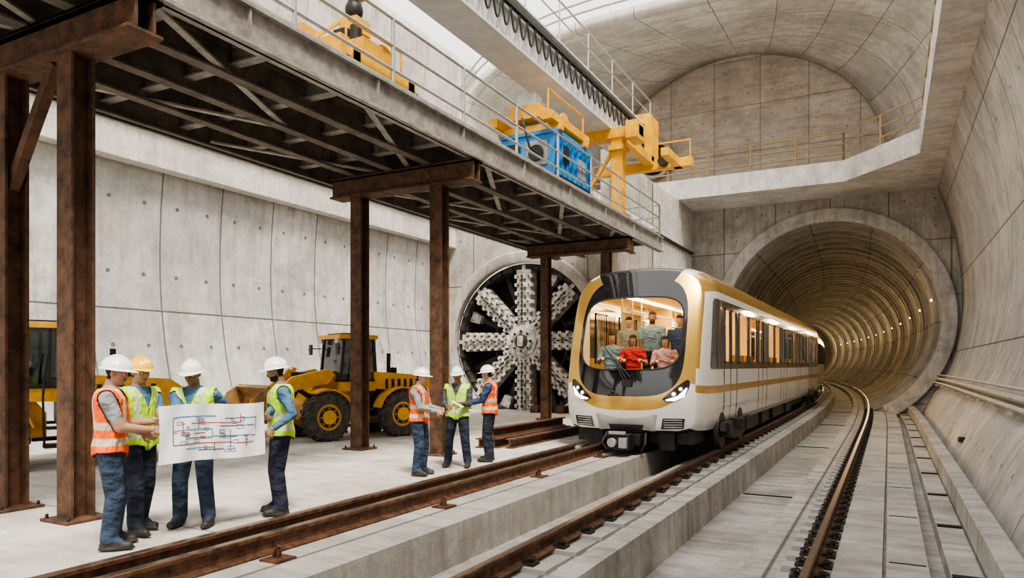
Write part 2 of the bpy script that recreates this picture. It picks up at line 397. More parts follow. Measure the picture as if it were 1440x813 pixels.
# ------------------------------------------------------------------ rails
def rail(name,x,ztop,y0,y1,h=.17,w=.15,hw=.075):
    b=B(); z=ztop; pf=[(-w/2,z-h),(w/2,z-h),(w/2,z-h+.018),(.018,z-h+.04),(.018,z-.05),(hw/2,z-.038),(hw/2,z-.006),(hw/2-.008,z),(-hw/2+.008,z),(-hw/2,z-.006),(-hw/2,z-.038),(-.018,z-.05),(-.018,z-h+.04),(-w/2,z-h+.018)]
    ys=frange(y0,y1,2)
    b.loft([[(x+a+off(y),y,c) for a,c in pf] for y in ys],RAILM)
    b.add([(x+dx+off(y),y,z+.001) for y in ys for dx in (-hw/2+.012,hw/2-.012)],[(2*i,2*i+1,2*i+3,2*i+2) for i in range(len(ys)-1)],RAILT)
    return b.finish(name,fixn=False)
rail('running_rail',-5.58,.13,-6,13.2,h=.21,w=.2,hw=.10)
rail('running_rail',-5.22,.11,-6,60,h=.19,w=.2,hw=.10)
rail('running_rail',-3.22,-.08,-6,90,h=.18,w=.17,hw=.085)
rail('running_rail',-.68,-.2,-6,110,h=.17,w=.17,hw=.08)
CLIP=two('rail_clip',(.02,.017,.015),(.07,.05,.04),12,rough=.6,metal=.4)
PAD=concrete('concrete_pad',(.34,.33,.31),(.50,.49,.46),streak=.2)
def fasteners(name,x,zb,y0,y1,step,padw,padh,padl):
    b=B()
    for y in frange(y0,y1,step):
        xx=x+off(y)
        b.box(xx-padw,xx+padw,y-padl/2,y+padl/2,zb-.01,zb+padh,PAD)
        for s in (-1,1):
            b.box(xx+s*.075-.03,xx+s*.075+.03,y-.06,y+.06,zb+padh,zb+padh+.05,CLIP)
            b.box(xx+s*.14-.04,xx+s*.14+.04,y-.075,y+.075,zb+padh,zb+padh+.028,CLIP)
            b.cyl((xx+s*.13,y,zb+padh),(xx+s*.13,y,zb+padh+.085),.018,mat=CLIP,n=8)
            b.tube([(xx+s*.08,y-.05,zb+padh+.05),(xx+s*.12,y-.06,zb+padh+.075),(xx+s*.17,y,zb+padh+.06),(xx+s*.12,y+.06,zb+padh+.075),(xx+s*.08,y+.05,zb+padh+.05)],.012,CLIP,6)
    b.finish(name)
fasteners('rail_fasteners',-3.22,-.30,1,40,.75,.34,.045,.26)
fasteners('rail_fasteners',-.68,-.44,1,60,.46,.31,.07,.22)
b=B()
for y in frange(2,13,2.6):
    b.box(-5.05,-4.83,y-.12,y+.12,-.085,-.06,RAILM); b.cyl((-4.93,y,-.06),(-4.93,y,.02),.025,mat=RAILM,n=8); b.cyl((-5.0,y,-.06),(-4.93,y,.05),.018,mat=RAILM,n=8)
b.finish('rail_base_plates')
b=B()
for y in frange(5,40,9.2): b.box(-2.40+off(y),-1.45+off(y),y-.03,y+.03,-.70,-.685,HOLE)
for y in frange(3.2,40,2.6): b.box(.0+off(y),.34+off(y),y-.015,y+.015,-.37,-.364,HOLE); b.box(.57+off(y),.85+off(y),y-.06,y+.06,-.45,-.43,HOLE)
b.finish('trim_expansion_joints')
# ------------------------------------------------------------------ elevated platform
P=empty('crane_platform')
FR=[(4.68,-7.92,-9.22),(11.3,-7.55,-9.48),(20.2,-7.5,-9.5)]
b=B()
for y,xr,xl in FR:
    for x in (xr,xl):
        b.ibeam((x,y,.03),(x,y,5.1),.27,.27,.035,RUST,up=(0,1,0))
        b.box(x-.25,x+.25,y-.25,y+.25,0,.035,RUST)
        for sx in (-1,1):
            for sy in (-1,1): b.cyl((x+sx*.2,y+sy*.2,.03),(x+sx*.2,y+sy*.2,.08),.02,mat=DARK,n=6)
    for dy in (-.1,.1): b.ibeam((-10.1,y+dy,5.3),(-6.72,y+dy,5.3),.2,.4,.04,RUST)
    b.box(-10.1,-6.72,y-.2,y+.2,5.46,5.5,RUST)
b.beam((-9.2,4.68,3.8),(-8.3,4.68,5.1),.12,.12,RUST)
b.finish('steel_trestle',P,bevel=.006)
XL=-10.45
b=B()
b.box(XL-.05,-6.78,.5,23.4,5.9,5.96,STEELD)
for x in (XL,-9.5,-8.6,-7.7): b.ibeam((x,.5,5.7),(x,23.4,5.7),.18,.40,.03,STEELD)
for y in frange(1.2,22.8,1.35): b.ibeam((XL,y,5.78),(-6.8,y,5.78),.16,.24,.025,STEELG)
for y in frange(1.2,22.8,3.6)[:-1]:
    b.beam((XL+.1,y,5.56),(-8.7,y+3.6,5.56),.1,.03,STEELG); b.beam((-8.6,y+3.6,5.56),(-6.9,y,5.56),.1,.03,STEELG)
b.finish('deck_framing',P)
b=B()
for x,s in ((-6.76,1),(XL-.12,-1)):
    b.box(x-.02,x+.02,.5,23.45,5.5,5.98,STEELG)
    b.box(x-.10,x+.10,.5,23.45,5.5,5.54,STEELG); b.box(x-.10,x+.10,.5,23.45,5.95,5.99,STEELG)
    if s>0: b.box(x-.14,x-.02,.5,23.45,5.99,6.10,GALV)
    for y in frange(1.2,22.8,2.4): b.box(x-.08,x+.08,y-.01,y+.01,5.54,5.95,STEELG)
b.finish('edge_channels',P)
r_=railing('deck_railing',[(-6.8,.6),(-6.8,23.4),(-10.3,23.4)],5.98,1.1,GALV,step=1.9,r=.026); r_.parent=P
G=empty('gantry_crane')
b=B()
b.box(-8.05,-7.35,.5,24.1,8.75,9.75,GIRD); b.box(-8.15,-7.25,.5,24.1,8.70,8.76,GIRD); b.box(-8.15,-7.25,.5,24.1,9.75,9.81,GIRD)
for y in frange(1.5,23,2.5): b.box(-7.36,-7.33,y-.04,y+.04,8.76,9.75,GIRD)
b.box(-7.8,-7.6,.5,24.1,9.81,9.93,DARK)
b.finish('box_girder',G,bevel=.01)
b=B(); b.box(-7.3,-7.2,10,23.8,9.5,9.6,DARK)
for i in range(34):
    y0=10+i*.4; b.tube([(-7.24,y0+.4*k/8,9.5-.50*math.sin(math.pi*k/8)) for k in range(9)],.022,BLACK,6)
b.finish('festoon_cable',G)
b=B(); b.tube([(-7.3,y,10.85) for y in (.5,24)],.025,GALV); b.tube([(-7.3,y,10.4) for y in (.5,24)],.02,GALV)
for y in frange(1,24,1.9): b.cyl((-7.3,y,9.8),(-7.3,y,10.85),.022,mat=GALV,n=6)
b.finish('girder_railing',G)
b=B()
for x in (-7.1,-8.6):
    b.box(x-.17,x+.17,20.0,20.32,6.0,8.5,YEL); b.box(x-.26,x+.26,19.85,20.5,6.0,6.2,YEL); b.box(x-.24,x+.24,19.9,20.45,8.05,8.2,YEL)
b.box(-9.0,-6.4,19.95,20.37,8.42,8.72,YEL); b.box(-6.75,-6.4,19.75,20.55,8.3,8.8,YEL); b.box(-7.25,-6.95,20.37,23.3,8.4,8.68,YEL)
b.box(-8.9,-5.7,23.25,23.55,8.25,8.55,YEL); b.box(-6.3,-6.05,21.8,23.6,8.25,8.5,YEL)
b.box(-8.1,-7.1,23.3,23.9,9.75,10.2,YEL); b.box(-7.2,-6.95,23.0,23.8,8.5,10.0,YEL)
b.cyl((-6.6,23.0,8.45),(-6.6,23.9,8.45),.16,mat=DARK); b.beam((-8.6,20.15,6.2),(-7.2,20.15,8.2),.1,.1,YEL)
b.tube([(-5.75,23.3,8.5),(-5.75,23.3,9.1),(-6.8,23.3,9.1)],.03,YEL)
b.finish('end_frame',G,bevel=.012)
def hoist(name,x,y,s,posts=True):
    e=empty(name,(x,y,6.0),0,s); b=B()
    b.box(-.75,.75,-.95,-.7,.12,.36,YEL); b.box(-.75,.75,.7,.95,.12,.36,YEL); b.box(-.75,-.5,-.9,.9,.14,.36,YEL); b.box(.5,.75,-.9,.9,.14,.36,YEL)
    b.box(.55,.72,-1.15,1.15,.0,.2,YEL); b.box(-.72,-.55,-1.15,1.15,.0,.2,YEL)
    for sy in (-1,1):
        for sx in (-.63,.63): b.cyl((sx-.1,sy*1.0,.1),(sx+.1,sy*1.0,.1),.13,mat=DARK)
    b.box(-.6,.6,-.55,.5,.36,.46,DARK); b.box(-.55,.1,-.5,.0,.46,.96,YEL); b.box(.2,.6,-.45,.1,.46,.80,YEL)
    b.cyl((-.35,.35,.70),(.4,.35,.70),.20,mat=DARK,n=24); b.cyl((-.4,.35,.70),(-.35,.35,.70),.28,mat=YEL,n=24); b.cyl((.4,.35,.70),(.45,.35,.70),.28,mat=YEL,n=24)
    for k in range(9): b.cyl((-.32+k*.08,.35,.70),(-.29+k*.08,.35,.70),.215,mat=STEELG,n=20)
    b.box(-.2,.1,-.35,-.1,.96,1.12,DARK); b.cyl((.3,-.3,.8),(.3,-.3,1.1),.11,mat=DARK)
    if posts:
        b.box(-.08,.10,-.08,.10,.8,1.9,GALV); b.box(-.20,.22,-.20,.22,1.1,1.38,YEL)
        b.tube([(.0,.0,1.9),(.0,.0,3.2)],.06,DARK); b.ell((0,0,1.58),(.17,.17,.22),DARK); b.box(-.14,.16,-.14,.16,1.8,2.1,GALV)
        b.beam((-.5,-.6,.9),(-.1,-.05,1.5),.07,.07,YEL); b.box(-.7,-.45,-.9,-.5,.36,1.1,YEL)
    b.tube([(.5,-.8,.36),(.5,-.8,1.0),(.5,.8,1.0),(.5,.8,.36)],.025,YEL); b.tube([(-.2,.5,.5),(.0,.8,.7),(.3,.9,.42)],.025,BLACK)
    b.finish('hoist_body',e,bevel=.012); return e
hoist('hoist_trolley',-7.5,8.8,.84)
e=empty('power_unit_trolley',(-7.65,16.2,6.0),0,.96); b=B()
b.box(-.75,.85,-1.15,1.25,.05,.2,DARK); b.box(-.7,.8,-1.1,1.2,.2,1.25,BLUE)
for y in frange(-1.05,1.15,.31): b.box(.79,.84,y-.025,y+.025,.22,1.22,BLUE)
b.box(-.72,.84,-1.14,1.24,1.2,1.3,BLUE); b.box(.80,.85,-.7,-.35,.55,1.0,DARK); b.box(.80,.83,.25,.8,.4,.9,STEELG)
b.box(.0,.6,-1.13,-1.09,.45,1.05,STEELG); b.box(-.6,-.15,-1.13,-1.09,.4,1.05,DARK); b.cyl((.3,-1.12,.75),(.3,-1.18,.75),.2,mat=DARK)
b.box(-.85,.9,-1.0,-.8,1.3,1.5,YEL); b.box(-.85,.9,.6,.8,1.3,1.5,YEL); b.box(-.9,-.65,-1.4,1.1,1.45,1.68,YEL); b.box(.6,.85,-1.4,1.0,1.45,1.65,YEL)
b.box(-.5,.35,-1.1,-.4,1.65,2.0,YEL); b.cyl((-.4,.3,1.85),(.4,.3,1.85),.22,mat=GALV,n=24); b.cyl((-.45,.3,1.85),(-.4,.3,1.85),.3,mat=YEL,n=24); b.cyl((.4,.3,1.85),(.45,.3,1.85),.3,mat=YEL,n=24)
b.box(-.3,.2,-1.0,-.6,2.0,2.3,GALV); b.box(-.35,.0,-.3,.0,1.65,2.05,GALV); b.tube([(.7,-1.3,1.6),(.7,-1.3,2.2),(.7,.9,2.2),(.7,.9,1.6)],.03,YEL)
b.tube([(.0,-1.3,1.6),(.2,-1.6,1.3),(.3,-1.5,.8),(.5,-1.15,.6)],.03,BLACK)
b.finish('machine_body',e,bevel=.015)
# ------------------------------------------------------------------ TBM cutter head
e=empty('tunnel_boring_machine',(TB[0],24.0,TB[1])); b=B()
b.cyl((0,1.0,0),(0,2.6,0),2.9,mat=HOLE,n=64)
def ringb(b,r0,r1,y0,y1,mat,n=72):
    rr=[]
    for i in range(n+1):
        a=2*math.pi*i/n; c,s=math.cos(a),math.sin(a); rr.append([(r0*c,y0,r0*s),(r1*c,y0,r1*s),(r1*c,y1,r1*s),(r0*c,y1,r0*s)])
    b.loft(rr,mat)
ringb(b,2.76,2.95,.15,1.2,TBMD); ringb(b,1.50,1.60,.65,.8,TBMD)
for k in range(32):
    a=2*math.pi*k/32; b.X=M.Rotation(a,4,'Y'); b.box(2.72,2.9,.05,.3,-.07,.07,TBMG if k%4==0 else TBMD)
for k in range(8):
    b.X=M.Rotation(2*math.pi*k/8,4,'Y')
    b.prism([(.5,-.24),(2.72,-.30),(2.72,.30),(.5,.24)],.05,.65,TBMG,'y')
    b.box(.72,2.55,-.0,.06,-.095,-.06,TBMD); b.box(.72,2.55,-.0,.06,.06,.095,TBMD)
    for i in range(6):
        x=.86+i*.32; w=.245+.06*(x-.5)/2.2
        for s in (-1,1):
            b.prism([(x-.085,s*(w-.03)),(x+.085,s*(w-.03)),(x+.06,s*(w+.075)),(x-.06,s*(w+.075))],.0,.30,TBMG,'y')
            b.cyl((x,-.02,s*(w-.07)),(x,.06,s*(w-.07)),.03,mat=TBMD,n=8)
        b.box(x-.085,x+.085,-.05,.06,-.11,.11,TBMG); b.cyl((x,-.085,-.03),(x,-.085,.03),.07,mat=TBMD,n=14)
    b.X=M.Rotation(2*math.pi*(k+.5)/8,4,'Y')
    b.box(1.6,2.75,.7,.9,-.10,.10,TBMD)
    if k%2==0: b.prism([(2.3,-.16),(2.74,-.22),(2.74,.22),(2.3,.16)],.45,.75,TBMG,'y')
b.X=M()
b.cyl((0,-.05,0),(0,.5,0),.60,mat=TBMG,n=8); b.cyl((0,-.14,0),(0,0,0),.44,mat=TBMG,n=8); b.cyl((0,-.2,0),(0,-.1,0),.28,mat=TBMD,n=8); b.box(-.11,.11,-.26,-.18,-.2,.2,TBMG)
for k in range(8):
    a=2*math.pi*k/8; b.cyl((.38*math.cos(a),-.2,.38*math.sin(a)),(.38*math.cos(a),-.1,.38*math.sin(a)),.05,mat=TBMD,n=8)
b.finish('cutter_head',e,bevel=.008)
b=B()
for i in range(5):
    x=-9.9+i*.22; b.box(x,x+.1,23.1,23.6,0,.6+.2*random.random(),DARK)
for k in range(4): b.box(-11.4+k*.5,-11.1+k*.5,22.9,23.5,0,.25,RUST)
b.finish('steel_offcuts')
b=B()
for i,(x,z) in enumerate(((-7.45,.1),(-7.15,.1),(-6.85,.1),(-7.3,.3))):
    b.ibeam((x,12.6+.1*i,z),(x+.05,16.4,z),.17,.2,.025,RUST)
b.finish('steel_beam_stack')
# ------------------------------------------------------------------ wheel loaders
BK=two('bucket_worn',(.16,.085,.04),(.42,.24,.09),5,rough=.6)
def loader(name,x,y,rz):
    e=empty(name,(x,y,0),rz); b=B()
    def wheel(cx,cy):
        s=1 if cy>0 else -1; w=.34; n=22; R=.54
        pf=[(R*.55,-.5),(R*.93,-.5),(R,-.38),(R,.38),(R*.93,.5),(R*.55,.5)]
        rr=[]
        for i in range(37):
            a=2*math.pi*i/36; rr.append([(cx+r*math.cos(a),cy+q*w,.54+r*math.sin(a)) for r,q in pf])
        b.loft(rr,TYRE)
        for i in range(n):
            a=2*math.pi*i/n
            for q in (-1,1):
                aa=a+(q*.07); p=V((cx+math.cos(aa)*(R+.005),cy+q*w*.25,.54+math.sin(aa)*(R+.005)))
                b.X=M.Translation(p)@M.Rotation(-aa,4,'Y')@M.Rotation(q*.35,4,'X'); b.box(-.02,.022,-w*.27,w*.27,-.03,.03,TYRE); b.X=M()
        b.cyl((cx,cy-w*.42,.54),(cx,cy+w*.42,.54),R*.56,mat=YEL2,n=24)
        b.cyl((cx,cy+s*w*.40,.54),(cx,cy+s*w*.47,.54),R*.44,mat=DARK,n=24); b.cyl((cx,cy+s*w*.3,.54),(cx,cy+s*w*.56,.54),R*.30,mat=YEL2,n=16)
        for i in range(8):
            a=2*math.pi*i/8; b.cyl((cx+R*.37*math.cos(a),cy+s*w*.4,.54+R*.37*math.sin(a)),(cx+R*.37*math.cos(a),cy+s*w*.52,.54+R*.37*math.sin(a)),.02,mat=YEL2,n=6)
    for cx in (.95,-.95):
        for cy in (.70,-.70): wheel(cx,cy)
        b.cyl((cx,-.6,.54),(cx,.6,.54),.13,mat=DARK)
    b.prism([(-1.95,.55),(-1.85,.5),(-.2,.5),(-.1,.75),(-.1,1.2),(-1.9,1.2),(-1.98,.9)],-.42,.42,DARK,'y')
    b.prism([(-2.0,.62),(-1.7,.55),(-1.55,.62),(-1.5,1.05),(-.35,1.15),(-.35,1.55),(-1.75,1.46),(-1.98,1.3)],-.66,.66,YEL2,'y')
    for k in range(6): b.box(-1.5+k*.17,-1.42+k*.17,.655,.675,1.15,1.38,DARK); b.box(-1.5+k*.17,-1.42+k*.17,-.675,-.655,1.15,1.38,DARK)
    b.box(-2.02,-1.96,-.45,.45,.8,1.25,DARK)
    b.prism([(-1.98,.45),(-1.6,.42),(-1.6,.75),(-1.98,.8)],-.75,.75,YEL2,'y')
    for s in (-1,1):
        for cx in (-.95,):
            pts=[(cx+.66*math.cos(a),.54+.66*math.sin(a)) for a in [math.radians(q) for q in range(15,166,15)]]
            pin=[(cx+.62*math.cos(a),.54+.62*math.sin(a)) for a in [math.radians(q) for q in range(165,14,-15)]]
            b.prism(pts+pin,s*.52,s*.88,YEL2,'y')
        pts=[(.95+.64*math.cos(a),.54+.64*math.sin(a)) for a in [math.radians(q) for q in range(60,166,15)]]
        pin=[(.95+.60*math.cos(a),.54+.60*math.sin(a)) for a in [math.radians(q) for q in range(165,59,-15)]]
        b.prism(pts+pin,s*.52,s*.86,YEL2,'y')
        b.box(-.25,.2,s*.6,s*.8,.35,.42,DARK); b.box(-.2,.15,s*.6,s*.78,.65,.7,DARK); b.tube([(.2,s*.8,.4),(.22,s*.8,1.2),(.15,s*.72,1.9)],.02,DARK)
    b.prism([(.1,.5),(1.25,.45),(1.35,.8),(.9,1.5),(.55,1.5),(.1,.9)],-.3,.3,YEL2,'y')
    for s in (-1,1):
        b.prism([(.6,1.5),(.75,1.62),(1.6,1.45),(2.25,.95),(2.3,.75),(2.15,.72),(1.5,1.15),(.75,1.28)],s*.30,s*.42,YEL2,'y')
        b.cyl((.9,s*.36,.8),(1.6,s*.36,1.25),.055,mat=DARK); b.cyl((1.3,s*.36,1.06),(1.7,s*.36,1.3),.03,mat=GALV)
    b.cyl((.8,0,1.45),(1.5,0,1.5),.07,mat=DARK); b.beam((1.5,0,1.6),(2.0,0,1.0),.1,.12,YEL2); b.beam((1.4,0,1.65),(1.6,0,1.2),.1,.1,YEL2)
    pb=[(2.15,.60),(2.12,1.05),(2.3,1.28),(2.4,1.22),(2.22,1.0),(2.25,.66),(2.95,.50),(2.95,.46),(2.3,.48)]
    b.prism(pb,-.95,.95,BK,'y')
    for s in (-.95,.92): b.prism([(2.15,.60),(2.12,1.05),(2.3,1.28),(2.6,1.1),(2.95,.50),(2.3,.48)],s,s+.03,BK,'y')
    for k in range(7): b.box(2.9,3.08,-.9+k*.29,-.83+k*.29,.46,.50,DARK)
    b.box(-.40,.52,-.52,.52,1.1,1.35,YEL2); b.box(-.44,.56,-.56,.56,2.32,2.42,YEL2); b.box(-.30,.40,-.4,.4,2.42,2.46,DARK)
    fr=[(-.40,1.35),(.52,1.35),(.42,2.34),(-.34,2.34)]
    for s in (-.52,.52):
        for i in range(4):
            p,q=fr[i],fr[(i+1)%4]; b.beam((p[0],s,p[1]),(q[0],s,q[1]),.06,.06,DARK)
        b.beam((.1,s,1.35),(.08,s,2.34),.05,.05,DARK)
    for p,q in ((fr[0],fr[3]),(fr[1],fr[2])): b.beam((p[0],-.52,p[1]),(p[0],.52,p[1]),.06,.06,DARK); b.beam((q[0],-.52,q[1]),(q[0],.52,q[1]),.06,.06,DARK)
    for s in (-.51,.51): b.add([(p[0],s,p[1]) for p in fr],[(0,1,2,3)],GLASSC)
    b.add([(fr[1][0],-.5,1.35),(fr[1][0],.5,1.35),(fr[2][0],.5,2.34),(fr[2][0],-.5,2.34)],[(0,1,2,3)],GLASSC)
    b.add([(fr[0][0],-.5,1.35),(fr[0][0],.5,1.35),(fr[3][0],.5,2.34),(fr[3][0],-.5,2.34)],[(0,1,2,3)],GLASSC)
    b.box(-.3,.1,-.22,.22,1.35,1.5,BLACK); b.box(-.32,-.2,-.22,.22,1.45,1.95,BLACK); b.tube([(.38,0,1.3),(.25,0,1.65)],.03,DARK); b.cyl((.22,0,1.64),(.26,0,1.67),.15,mat=DARK,n=18)
    for s in (-1,1):
        b.tube([(.5,s*.52,2.1),(.7,s*.72,2.1)],.015,DARK); b.box(.66,.7,s*.72-.07,s*.72+.07,1.95,2.2,DARK)
        b.box(.5,.58,s*.42-.07,s*.42+.07,2.22,2.32,GALV)
    b.cyl((-.9,.25,1.5),(-.9,.25,2.0),.05,mat=DARK); b.cyl((-1.3,-.2,1.45),(-1.3,-.2,1.65),.09,mat=DARK)
    b.cyl((-.2,0,2.46),(-.2,0,2.56),.06,mat=YEL)
    b.finish('loader_body',e,bevel=.01,ang=30); return e
loader('wheel_loader',-11.45,13.3,math.atan2(-.926,-.376))
loader('wheel_loader',-12.75,7.1,math.atan2(-.93,-.36))
# ------------------------------------------------------------------ TRAIN
TX=-4.66; Y0=13.6; HWD=1.50
half=[(0,.30),(.6,.30),(1.15,.30),(1.38,.36),(1.46,.5),(1.49,.8),(1.50,1.12),(1.50,1.28),(1.50,1.62),(1.50,1.75),(1.50,2.1),(1.50,2.5),(1.50,2.95),(1.495,3.1),(1.48,3.25),(1.44,3.4),(1.36,3.54),(1.23,3.66),(1.0,3.75),(.6,3.80),(.3,3.815),(0,3.82)]
pf=[]
full=half+[(-x,z) for x,z in half[-2:0:-1]]
for i in range(len(full)):
    a,c=full[i],full[(i+1)%len(full)]
    for k in range(3): pf.append((a[0]+(c[0]-a[0])*k/3,a[1]+(c[1]-a[1])*k/3))
NP=len(pf)
pz=[(pf[i][1]+pf[(i+1)%NP][1])/2 for i in range(NP)]
def fy(x,z):
    r=.34*(abs(x)/HWD)**2.2
    if z>1.1: r+=.13*(z-1.1)+.085*(z-1.1)**2
    else: r+=.12*((1.1-z)/.8)**2
    return r
def sel(cz,hw,ht,hb,n,x,z,c0=2.0):
    a=math.atan2(z-c0,x); c,s=math.cos(a),math.sin(a); e=2./n
    return hw*math.copysign(abs(c)**e,c), cz+(ht if s>0 else hb)*math.copysign(abs(s)**e,s)
def sidemat(z,y,x):
    if 3.25<z<3.66: return GOLD
    if 1.12<z<1.29: return GOLD
    if z>=3.66: return LGREY if z>3.75 else WHITE
    if z<.48: return LGREY
    if 1.62<z<3.1 and abs(x)>1.4: return TBLK
    return WHITE
T=empty('metro_train')
b=B()
rings=[]; K=16; IX,IZ=.11,.07
def insetpt(x,z,s):
    cz=1.95; return x*(1-s*IX),cz+(z-cz)*(1-s*IZ)
for k in range(K+1):
    ph=math.pi/2*k/K; ins=1-math.cos(ph); row=[]
    for x,z in pf:
        xx,zz=insetpt(x,z,ins); yy=1.9-(1.9-fy(xx,zz))*math.sin(ph)**.9; row.append((TX+xx,Y0+yy,zz))
    rings.append(row)
curves=[(2.25,1.25,1.37,1.45,3.4),(2.25,1.12,1.28,1.17,3.8),(2.33,1.05,.78,.72,4.4)]
for cz,hw,ht,hb,n in curves:
    row=[]
    for x,z in pf:
        xx,zz=sel(cz,hw,ht,hb,n,x,z); row.append((TX+xx,Y0+fy(xx,zz),zz))
    rings.append(row)
def grid(r0,r1,matf,sub=3,proj=False):
    prev=r0
    for q in range(1,sub+1):
        t=q/sub; cur=[]
        for p,o in zip(r0,r1):
            pp=V(p).lerp(V(o),t)
            if proj: pp.y=Y0+fy(pp.x-TX,pp.z)
            cur.append(pp)
        for i in range(NP):
            j=(i+1)%NP; c=(V(prev[i])+V(prev[j])+V(cur[i])+V(cur[j]))/4
            b.add([prev[i],prev[j],cur[j],cur[i]],[(0,1,2,3)],matf(c,i))
        prev=cur
def nosemat(c,i):
    z=pz[i]
    if 3.25<z<3.66 or 1.12<z<1.29: return GOLD
    if z>3.75: return LGREY if c.y>Y0+1.15 else TBLK
    if z<.36: return DARK
    return WHITE
for k in range(K-3): grid(rings[k],rings[k+1],nosemat,1)
for k in range(K-3,K): grid(rings[k],rings[k+1],lambda c,i: GOLD if (1.62<pz[i]<3.66) else nosemat(c,i),1)
grid(rings[K],rings[K+1],lambda c,i: TBLK if pz[i]>3.75 else (GOLD if pz[i]>1.29 else WHITE),3,True)
grid(rings[K+1],rings[K+2],lambda c,i: TBLK if pz[i]>3.75 else GOLD,3,True)
grid(rings[K+2],rings[K+3],lambda c,i:TBLK,3,True)
segs=[]; y=Y0+1.9; segs.append((y,y+.25,'s')); y+=.25
while y<Y0+21.4:
    for w,t in ((.12,'j'),(.62,'d'),(.10,'j'),(.62,'d'),(.12,'j'),(.22,'s'),(1.25,'w'),(.12,'s'),(1.25,'w'),(.22,'s')): segs.append((y,y+w,t)); y+=w
YE=y
def carbody(b,tx,segs,ofs):
    for a,c,t in segs:
        for i in range(NP):
            j=(i+1)%NP; (x0,z0),(x1,z1)=pf[i],pf[j]; zc=(z0+z1)/2; xc=(x0+x1)/2
            if t in'wd' and abs(xc)>1.47 and (1.75<zc<2.95): continue
            m=sidemat(zc,a,xc)
            if t=='d' and .6<zc<3.1 and abs(xc)>1.4: m=TBLK if zc>1.62 else (GOLD if 1.12<zc<1.29 else WHITE)
            if t=='j' and .5<zc<3.1 and abs(xc)>1.4: m=TBLK
            b.add([(tx+x0+ofs(a),a,z0),(tx+x1+ofs(a),a,z1),(tx+x1+ofs(c),c,z1),(tx+x0+ofs(c),c,z0)],[(0,1,2,3)],m)
        if t in'wd':
            for s in (-1,1):
                X=tx+s*(HWD-.015); b.add([(X+ofs(a),a,1.75),(X+ofs(c),c,1.75),(X+ofs(c),c,2.95),(X+ofs(a),a,2.95)],[(0,1,2,3)],GLASSW)
                g=.04
                for q in ((a,a+g,1.75,2.95),(c-g,c,1.75,2.95),(a,c,1.75,1.75+g),(a,c,2.95-g,2.95)):
                    xx=tx+s*(HWD-.005)+ofs(a); b.box(xx-.02,xx+.02,q[0],q[1],q[2],q[3],TBLK)
carbody(b,TX,segs,lambda y:0)
import bmesh
body=b.finish('car_body',T,fixn=False,ang=38)
bm=bmesh.new(); bm.from_mesh(body.data); bmesh.ops.remove_doubles(bm,verts=bm.verts,dist=.0008); bmesh.ops.recalc_face_normals(bm,faces=bm.faces); bm.to_mesh(body.data); bm.free()
body.data.polygons.foreach_set('use_smooth',[True]*len(body.data.polygons)); body.data.set_sharp_from_angle(angle=math.radians(38))
b=B(); C3=rings[K+3]; cen=(0,2.34)
prev=C3
for q in range(1,7):
    t=q/6; cur=[]
    for p in C3:
        x=(p[0]-TX)*(1-t); z=p[2]+(cen[1]-p[2])*t; cur.append((TX+x,Y0+fy(x,z),z))
    b.add(list(prev)+list(cur),[(i,(i+1)%NP,NP+(i+1)%NP,NP+i) for i in range(NP)],GLASS); prev=cur
b.finish('windshield',T,fixn=True)
b=B(); b.tube([(p[0],p[1]-.008,p[2]) for p in C3],.016,BLACK,8,closed=True)
def patch(outl,offs,mat,thick=.02,sub=5):
    cx=sum(p[0] for p in outl)/len(outl); cz=sum(p[1] for p in outl)/len(outl); n=len(outl)
    vs=[];fs=[]
    rs=[(1,thick)]+[(1-k/sub,0) for k in range(sub+1)]
    for s,tk in rs:
        for x,z in outl:
            xx=cx+(x-cx)*s; zz=cz+(z-cz)*s; vs.append((TX+xx,Y0+fy(xx,zz)-offs+tk,zz))
    for k in range(len(rs)-1):
        for i in range(n): fs.append((k*n+i,k*n+(i+1)%n,(k+1)*n+(i+1)%n,(k+1)*n+i))
    b.add(vs,fs,mat)
def noseside(y,z):
    """half width of the tapering nose side at distance y behind the front"""
    x=HWD; ins=0
    for _ in range(8):
        f=fy(x,z); q=min(1,max(0,(1.9-y)/(1.9-f)))**(1/.9); ins=1-math.sqrt(max(0,1-q*q)); x=HWD*(1-ins*IX)
    return x
def sidepatch(outl,offs,mat,sub=6):
    cy=sum(p[0] for p in outl)/len(outl); cz=sum(p[1] for p in outl)/len(outl); n=len(outl)
    for sg in (-1,1):
        vs=[];fs=[]
        for k in range(-1,sub+1):
            s=1 if k<0 else 1-k/sub
            for y,z in outl:
                yy=cy+(y-cy)*s; zz=cz+(z-cz)*s; vs.append((TX+sg*(noseside(yy,zz)+(offs if k>=0 else -.01)),Y0+yy,zz))
        for k in range(sub+1):
            for i in range(n): fs.append((k*n+i,k*n+(i+1)%n,(k+1)*n+(i+1)%n,(k+1)*n+i))
        b.add(vs,fs,mat)
def dens(p,k=6):
    o=[]
    for i in range(len(p)):
        a,c=p[i],p[(i+1)%len(p)]; o+=[(a[0]+(c[0]-a[0])*j/k,a[1]+(c[1]-a[1])*j/k) for j in range(k)]
    return o
sidepatch(dens([(.98,1.70),(1.06,1.63),(1.88,1.63),(1.91,1.66),(1.91,3.06),(1.88,3.09),(1.34,3.09),(1.24,3.0)]),.007,TBLK)
